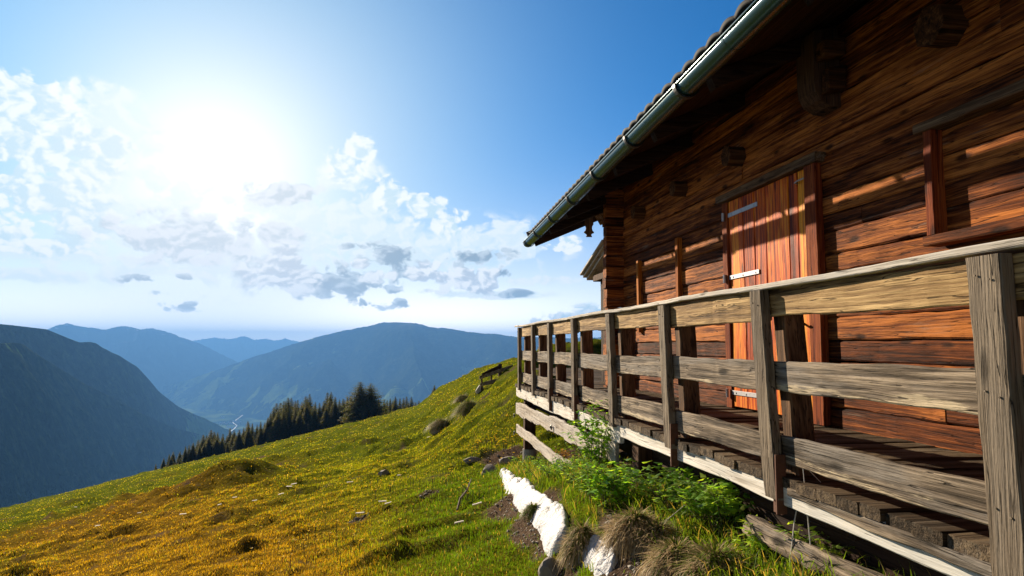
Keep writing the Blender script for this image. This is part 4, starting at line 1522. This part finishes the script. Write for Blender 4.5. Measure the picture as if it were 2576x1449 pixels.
mb.tube([p + Vector((0, 0, .04 + .05 * i)) for i, p in enumerate(st)], [.014, .016, .013, .008], 7)
mb.tube([st[2] + Vector((0, 0, .13)), st[2] + Vector((-.08, .05, .22))], [.008, .004], 6)
tag(mb.build('branch', M['stick']), 'crooked dark branch lying on the grass by the gravel', 'branch')

# gravel: small stones on the bare earth
V, F = [], []
oct_ = np.array([(1, 0, 0), (0, 1, 0), (-1, 0, 0), (0, -1, 0), (0, 0, .7), (0, 0, -.7)], float)
of = np.array([(0, 1, 4), (1, 2, 4), (2, 3, 4), (3, 0, 4), (1, 0, 5), (2, 1, 5), (3, 2, 5), (0, 3, 5)])
cnt = 0
for (dx_, dy_, rx, ry) in DIRT:
    k = 0
    while k < 170:
        x, y = dx_ + rng.normal(0, rx * .75), dy_ + rng.normal(0, ry * .75)
        k += 1
        if dirt_mask(x, y) < 0.45:
            continue
        s = 0.006 * math.exp(rng.normal(0.35, 0.55))
        z = float(ground_z(x, y))
        o_ = oct_ * s * rng.uniform(0.6, 1.5, 3) + rng.normal(0, s * .15, (6, 3))
        a = rng.uniform(0, 6.28)
        rot = np.array([[math.cos(a), -math.sin(a), 0], [math.sin(a), math.cos(a), 0], [0, 0, 1]])
        V.append(o_ @ rot.T + np.array([x, y, z + s * .3]))
        F.append(of + cnt * 6)
        cnt += 1
if cnt:
    o = mesh_np('gravel', np.concatenate(V), [np.concatenate(F)], M['rock'])
    tag(o, 'loose gravel on the bare earth beside the snow', None, None, 'stuff')


# ------------------------------------------------------------------ grass
def blades(x, y, z, h, w, lean_dir, lean, col, seg2=True):
    """arrays of blades -> verts, faces, colours"""
    n = len(x)
    a = rng.uniform(0, 2 * np.pi, n)
    sx, sy = np.cos(a) * w, np.sin(a) * w
    lx, ly = np.cos(lean_dir) * lean * h, np.sin(lean_dir) * lean * h
    b0 = np.stack([x - sx, y - sy, z - 0.01], 1); b1 = np.stack([x + sx, y + sy, z - 0.01], 1)
    m0 = np.stack([x - sx * .8 + lx * .35, y - sy * .8 + ly * .35, z + h * .6], 1); m1 = np.stack([x + sx * .8 + lx * .35, y + sy * .8 + ly * .35, z + h * .6], 1)
    drop = np.clip(1 - 0.35 * lean ** 2, 0.2, 1)
    tp = np.stack([x + lx, y + ly, z + h * drop], 1)
    V = np.stack([b0, b1, m0, m1, tp], 1).reshape(-1, 3)
    i = np.arange(n) * 5
    Q = np.stack([i, i + 1, i + 3, i + 2], 1)
    T = np.stack([i + 2, i + 3, i + 4], 1)
    C = np.repeat(col, 5, axis=0)
    C = C.reshape(n, 5, 3)
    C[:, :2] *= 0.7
    return V, Q, T, C.reshape(-1, 3)


def grass_field(name, label, n, r0, r1, half, hmin, hmax, wk, seed):
    global rng
    r = np.exp(rng.uniform(math.log(r0), math.log(r1), n))
    a = np.radians(AZ + rng.uniform(-half, half, n))
    x, y = r * np.sin(a), r * np.cos(a)
    u, v = uv_of(x, y)
    dm = dirt_mask(x, y)
    keep = (rng.random(n) > dm * 0.96) & (v < 170) & ~((x > 3.3) & (y < 26))
    keep &= ~((x > 2.15) & (y < 12.6) & (rng.random(n) < .85))
    for (sx_, sy_, w_) in SNOW_XY:
        keep &= np.hypot(x - sx_, y - sy_) > w_ * 1.02
    x, y, r = x[keep], y[keep], r[keep]
    clump = fbm(x * 1.1, y * 1.1, 91, 4, 0.6)
    fine = fbm(x * 4.0, y * 4.0, 93, 3, 0.6)
    z = ground_z(x, y)
    n = len(x)
    h = rng.uniform(hmin, hmax, n) * (1 + 0.9 * np.clip(clump, -0.6, 1)) * (1 + 0.5 * fine) * (1 + 0.012 * r)
    by_deck = ss((x + 0.9) / 1.5) * ss((15 - y) / 3)
    h = h * (1 + 0.25 * by_deck)
    w = wk * (0.6 + 0.8 * rng.random(n)) * np.maximum(1.0, r / 7.0)
    d = dryness(x, y)
    d = np.clip(d - 0.65 * by_deck, 0, 1)
    green = np.array([0.125, 0.165, 0.010]); green2 = np.array([0.25, 0.245, 0.016]); dryc = np.array([0.33, 0.195, 0.018]); straw = np.array([0.40, 0.29, 0.10]); rust = np.array([0.19, 0.085, 0.014])
    k1 = rng.random((n, 1))
    gcol = green * (1 - k1) + green2 * k1
    far = ss((r - 14) / 40)[:, None]
    gcol = gcol * (1 - 0.85 * by_deck[:, None]) + np.array([0.060, 0.140, 0.010]) * 0.85 * by_deck[:, None]
    gcol = gcol * (1 - far) + np.array([0.250, 0.245, 0.016]) * far
    dcol = np.where(rng.random((n, 1)) < 0.22, rust, dryc)
    mixd = (d[:, None] > rng.random((n, 1)) * 1.05) * (0.75 + 0.25 * rng.random((n, 1)))
    col = gcol * (1 - mixd) + dcol * mixd
    sel = rng.random((n, 1)) < 0.06
    col = np.where(sel, straw, col)
    col = col * rng.uniform(0.6, 1.25, (n, 1)) * (1 + 0.45 * fine[:, None])
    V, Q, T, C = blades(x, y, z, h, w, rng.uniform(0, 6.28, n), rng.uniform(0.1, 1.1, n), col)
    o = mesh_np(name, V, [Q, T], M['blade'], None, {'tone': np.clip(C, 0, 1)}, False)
    return tag(o, label, None, None, 'stuff')


grass_field('meadow_grass', 'short green and ochre grass of the near meadow', 430000, 3.6, 26.0, 43, 0.014, 0.038, 0.0020, 1)
grass_field('meadow_grass', 'grass of the meadow running up to the skyline', 150000, 22.0, 170.0, 43, 0.014, 0.036, 0.0030, 2)


def tussock(px, py, rad, hgt, label, tan=0.75, n=4200, hang=1.3):
    """hummock of long grass hanging over: green on the crown, straw below"""
    p = hit(px, py)
    a = rng.uniform(0, 2 * np.pi, n)
    q = np.sqrt(rng.random(n))
    x0, y0 = np.cos(a) * q * rad * .75, np.sin(a) * q * rad * .75
    z0 = hgt * (1 - q ** 2) * 0.85
    L = np.clip(rng.normal(0.75, .28, n), .2, 1.5) * (rad * .8 + hgt * .6)
    up = (rng.random(n) < .25)
    out = 0.25 + 0.75 * q
    th = a + rng.normal(0, .7, n)
    V, Q, T, C = [], [], [], []
    w = 0.0034 * rng.uniform(.6, 1.4, n)
    pts = []
    for k in range(4):
        t = k / 3
        d = out * L * (t - 0.15 * t * t)
        zz = z0 + L * (0.55 * t * (1.15 - out * .35) - np.where(up, .35, 1.0) * hang * (0.40 + 0.5 * out) * t * t)
        pts.append(np.stack([x0 + np.cos(th) * d, y0 + np.sin(th) * d, zz], 1))
    sx = np.stack([-np.sin(th) * w, np.cos(th) * w, 0 * w], 1)
    vv = []
    for k in range(4):
        s_ = (1.0, .9, .65, .15)[k]
        vv += [pts[k] - sx * s_, pts[k] + sx * s_]
    V = np.stack(vv, 1).reshape(-1, 3)
    i = np.arange(n) * 8
    F = np.concatenate([np.stack([i + 2 * k, i + 2 * k + 1, i + 2 * k + 3, i + 2 * k + 2], 1) for k in range(3)])
    isT = (rng.random(n) < tan * (0.45 + 0.75 * q))[:, None]
    col = np.where(isT, np.array([0.50, 0.38, 0.22]), np.array([0.15, 0.20, 0.03])) * rng.uniform(.55, 1.25, (n, 1))
    C = np.repeat(col, 8, axis=0).reshape(n, 8, 3)
    C[:, :2] *= .7
    # core under the blades
    root = empty('grass_tussock', p)
    bm = bmesh.new()
    bmesh.ops.create_icosphere(bm, subdivisions=3, radius=1.0)
    for v in bm.verts:
        v.co = Vector((v.co.x * rad * .6, v.co.y * rad * .6, v.co.z * hgt * .55))
    me = bpy.data.meshes.new('root_clump'); bm.to_mesh(me); bm.free()
    me.materials.append(M['stick'])
    o = bpy.data.objects.new('root_clump', me); COL.objects.link(o); o.parent = root
    mesh_np('grass_blades', V, [F], M['straw'], root, {'tone': np.clip(C.reshape(-1, 3), 0, 1)})
    return tag(root, label, 'grass tussock', 'grass tussocks on the earth bank')


tussock(1466, 1388, .085, .20, 'slim brown grass tussock standing right beside the lower end of the snow strip', .7)
tussock(1600, 1345, .15, .15, 'large straw tussock hanging over the earth bank below the leafy shrub', .9)
tussock(1655, 1362, .13, .11, 'smaller straw tussock leaning against the large one on the bank', .85)
tussock(1705, 1425, .15, .13, 'broad tan tussock with a green crown at the foot of the bank', .8)
tussock(1800, 1440, .17, .12, 'low mixed green and tan tussock at the bottom edge under the deck', .6)
tussock(1345, 1292, .10, .08, 'small dark green tuft in the notch of the snow strip', .25, 1400, 1.0)
tussock(1180, 1040, .40, .42, 'dark rounded grass hummock on the bank left of the deck', .35, 2600, 1.0)
tussock(1165, 1010, .35, .3, 'paler grass hummock just above the dark rounded one', .55, 2200, 1.0)
tussock(1110, 1075, .4, .28, 'brown grass hummock over the grey stone at mid slope', .55, 2200, 1.0)


# ------------------------------------------------------------------ leafy plants
def leafy_plant(px, py, hgt, spread, stems, leaf, label, seed, tone=(0.10, 0.19, 0.022), loc=None, cat='plant', name='leafy_plant', lean=(0, 0), group='leafy plants along the deck'):
    r = np.random.default_rng(seed)
    p = hit(px, py) if loc is None else Vector(loc)
    root = empty(name, p)
    mb = MB()
    V, F, C = [], [], []
    k = 0
    for s in range(stems):
        a = r.uniform(0, 6.28)
        tilt = r.uniform(0.05, 1.0) * spread
        h = hgt * r.uniform(0.55, 1.0)
        pts = []
        b0 = np.array([r.normal(0, spread * .22), r.normal(0, spread * .22), -0.03])
        for q in np.linspace(0, 1, 6):
            pts.append(b0 + np.array([math.cos(a) * tilt * q ** 1.4 + lean[0] * q, math.sin(a) * tilt * q ** 1.4 + lean[1] * q, h * (q - 0.12 * q * q)]))
        mb.tube([Vector(v) + p for v in pts], [0.005, 0.0045, 0.004, 0.003, 0.002, 0.001], 5)
        nl = int(7 + h / leaf * 2.0)
        for j in range(nl):
            q = r.uniform(0.22, 1.0)
            i0 = min(int(q * 5), 4)
            c = pts[i0] + (pts[i0 + 1] - pts[i0]) * (q * 5 - i0)
            th = r.uniform(0, 6.28)
            pet = leaf * r.uniform(.3, .9)
            tipc = c + np.array([math.cos(th) * pet, math.sin(th) * pet, r.uniform(0.0, .5) * pet])
            for m_ in range(3):
                t2 = th + (m_ - 1) * 0.9 + r.normal(0, .2)
                L = leaf * r.uniform(.6, 1.1) * (1.0 if m_ == 1 else .8)
                d = np.array([math.cos(t2), math.sin(t2), r.uniform(-.55, .35)]) * L
                sd_ = np.array([-math.sin(t2), math.cos(t2), r.uniform(-.5, .5)]) * L * .24
                dn = np.array([0, 0, -L * .08])
                V += [tipc, tipc + d * .45 + sd_ + dn, tipc + d * .45 - sd_ + dn, tipc + d, tipc + d * .5]
                F += [(k, k + 1, k + 4), (k, k + 4, k + 2), (k + 1, k + 3, k + 4), (k + 4, k + 3, k + 2)]
                k += 5
                cc = np.array(tone) * r.uniform(.9, 3.0) * np.array([r.uniform(.8, 1.3), 1, 1])
                C += [cc] * 5
    mb.build('stem', M['stick'], root)
    mesh_np('leaves', np.array(V), [np.array(F)], M['leaf'], root, {'tone': np.clip(np.array(C), 0, 1)})
    return tag(root, label, cat, group)


leafy_plant(1530, 1240, .95, .22, 14, .075, 'tall leafy shrub climbing in front of the rough slab boards and a railing post', 1, loc=(1.93, 7.0, float(ground_z(1.93, 7.0))), name='leafy_shrub', cat='shrub')
leafy_plant(1545, 1265, .42, .32, 18, .09, 'bushy green shrub at the foot of the tall leafy one', 2, name='leafy_shrub', cat='shrub')
leafy_plant(1480, 1230, .38, .35, 18, .05, 'low leafy herb patch under the lower slab board', 3, (0.12, 0.20, 0.03))
leafy_plant(1400, 1200, .30, .40, 24, .045, 'low green herbs between the snow strip and the slab boards', 4, (0.11, 0.21, 0.03))
leafy_plant(1370, 1175, .28, .35, 20, .04, 'light green nettles beside the concrete footing', 5, (0.12, 0.21, 0.03))
leafy_plant(1700, 1265, .36, .35, 16, .085, 'dark leafy weeds under the deck beam right of the support post', 6, (0.065, 0.13, 0.02))
leafy_plant(1830, 1310, .38, .26, 12, .09, 'bright broad-leaved weed against the pale deck beam', 7, (0.11, 0.19, 0.03))
leafy_plant(1760, 1300, .30, .30, 13, .08, 'dense dark weeds on top of the tan bank', 8, (0.075, 0.14, 0.02))
leafy_plant(1910, 1405, .25, .17, 9, .06, 'yellow-green sapling in front of the long timber', 9, (0.15, 0.24, 0.03))
leafy_plant(2040, 1420, .24, .18, 7, .05, 'thin sprig growing over the long timber', 10, (0.11, 0.17, 0.03))
leafy_plant(2090, 1440, .20, .14, 6, .05, 'small sprout at the bottom edge right of the thin sprig', 11, (0.11, 0.16, 0.03))
leafy_plant(1450, 1150, .5, .3, 12, .05, 'herbs growing up behind the rough slab boards', 12, (0.12, 0.19, 0.03), loc=(2.3, 8.6, float(ground_z(2.3, 8.6))))
leafy_plant(1430, 1150, .45, .3, 10, .05, 'dry brown weeds behind the rough slab boards', 13, (0.16, 0.11, 0.04), loc=(2.35, 10.2, float(ground_z(2.35, 10.2))))

# long grass under the deck edge and dead stalks
n = 9000
y = rng.uniform(2.2, 12.3, n)
x = 1.95 + rng.normal(0, .22, n) - 0.10 * ss((5 - y) / 2)
keep = (dirt_mask(np.minimum(x, 2.0), y) < 0.6) & (x < 2.35)
x, y = x[keep], y[keep]
n = len(x)
col = np.where(rng.random((n, 1)) < .8, np.array([0.10, 0.17, 0.022]), np.array([0.36, 0.27, 0.12])) * rng.uniform(.5, 1.3, (n, 1))
V, Q, T, C = blades(x, y, ground_z(x, y), rng.uniform(.05, .19, n), 0.0028 * rng.uniform(.6, 1.5, n), rng.uniform(0, 6.28, n), rng.uniform(.2, 1.2, n), col)
tag(mesh_np('long_grass', V, [Q, T], M['blade'], None, {'tone': np.clip(C, 0, 1)}), 'long uncut grass along the foot of the deck', None, None, 'stuff')
mb = MB()
for (a, b_, dx_, dz_) in ((1985, 1440, .10, .42), (2045, 1440, -.02, .55), (1640, 1360, .25, .22), (2230, 1449, .1, .3)):
    p = hit(a, b_)
    mb.tube([p, p + Vector((dx_ * .5, .02, dz_ * .6)), p + Vector((dx_, .03, dz_))], [.004, .0035, .002], 5)
    mb.tube([p + Vector((dx_, .03, dz_)), p + Vector((dx_ + .12, .03, dz_ - .12)), p + Vector((dx_ + .25, .05, dz_ - .3))], [.002, .002, .001], 5)
tag(mb.build('dry_stalks', M['chip']), 'bent dry stalks of dead weeds along the deck', None, None, 'stuff')


def flowers(px, py, rx, ry, n, label, seed):
    r = np.random.default_rng(seed)
    p = hit(px, py)
    V, F, C = [], [], []
    st_ = MB()
    for k in range(n):
        x, y = p.x + r.normal(0, rx), p.y + r.normal(0, ry)
        h = r.uniform(.10, .22)
        z = float(ground_z(x, y))
        c = np.array([x - p.x, y - p.y, z - p.z + h])
        st_.tube([Vector((x, y, z)), Vector((x, y, z + h))], [.004, .003], 4)
        s = r.uniform(.014, .024) * (0.7 + p.length * .03)
        b0 = len(V)
        V.append(c)
        for j in range(6):
            a = j * math.pi / 3
            V.append(c + np.array([math.cos(a) * s, math.sin(a) * s, s * .5]))
        F += [(b0, b0 + 1 + j, b0 + 1 + (j + 1) % 6) for j in range(6)]
        C += [np.array([0.75, 0.52, 0.03]) * r.uniform(.7, 1.2)] * 7
    root = empty('yellow_flowers', p)
    st_.build('stem', M['stick'], root)['kind'] = 'stuff'
    mesh_np('petals', np.array(V), [np.array(F)], M['petal'], root, {'tone': np.clip(np.array(C), 0, 1)})
    tag(root, label, 'flowers', 'clumps of yellow flowers')


flowers(1250, 1125, .30, .9, 70, 'long clump of yellow flowers on the slope left of the footing', 1)
flowers(1178, 1148, .25, .4, 26, 'small yellow flower clump in ochre grass left of the flat stone', 2)
flowers(1175, 1253, .07, .12, 14, 'little yellow flower tuft beside the crooked branch', 3)
flowers(1020, 1235, .8, 1.4, 50, 'loose scatter of yellow flowers in the middle of the meadow', 4)
flowers(880, 1360, .7, .9, 40, 'scattered orange-yellow flowers low in the ochre grass', 5)

# ------------------------------------------------------------------ the air
hb = MB()
hb.v = [(-26000, -2000, -760), (26000, -2000, -760), (26000, 22000, -760), (-26000, 22000, -760), (-26000, -2000, 400), (26000, -2000, 400), (26000, 22000, 400), (-26000, 22000, 400)]
hb.f = [(3, 2, 1, 0), (4, 5, 6, 7), (0, 1, 5, 4), (1, 2, 6, 5), (2, 3, 7, 6), (3, 0, 4, 7)]
m = bpy.data.materials.new('haze_air')
m.use_nodes = True
m.node_tree.nodes.clear()
g = G(m.node_tree)
pv = g.n('ShaderNodeVolumePrincipled')
pv.inputs['Color'].default_value = (0.16, 0.44, 1.0, 1)
pv.inputs['Density'].default_value = 1.05e-4
pv.inputs['Anisotropy'].default_value = 0.12
om = g.n('ShaderNodeOutputMaterial')
g.t.links.new(pv.outputs[0], om.inputs['Volume'])
tag(hb.build('haze', m), 'blue haze filling the valley', None, None, 'stuff')
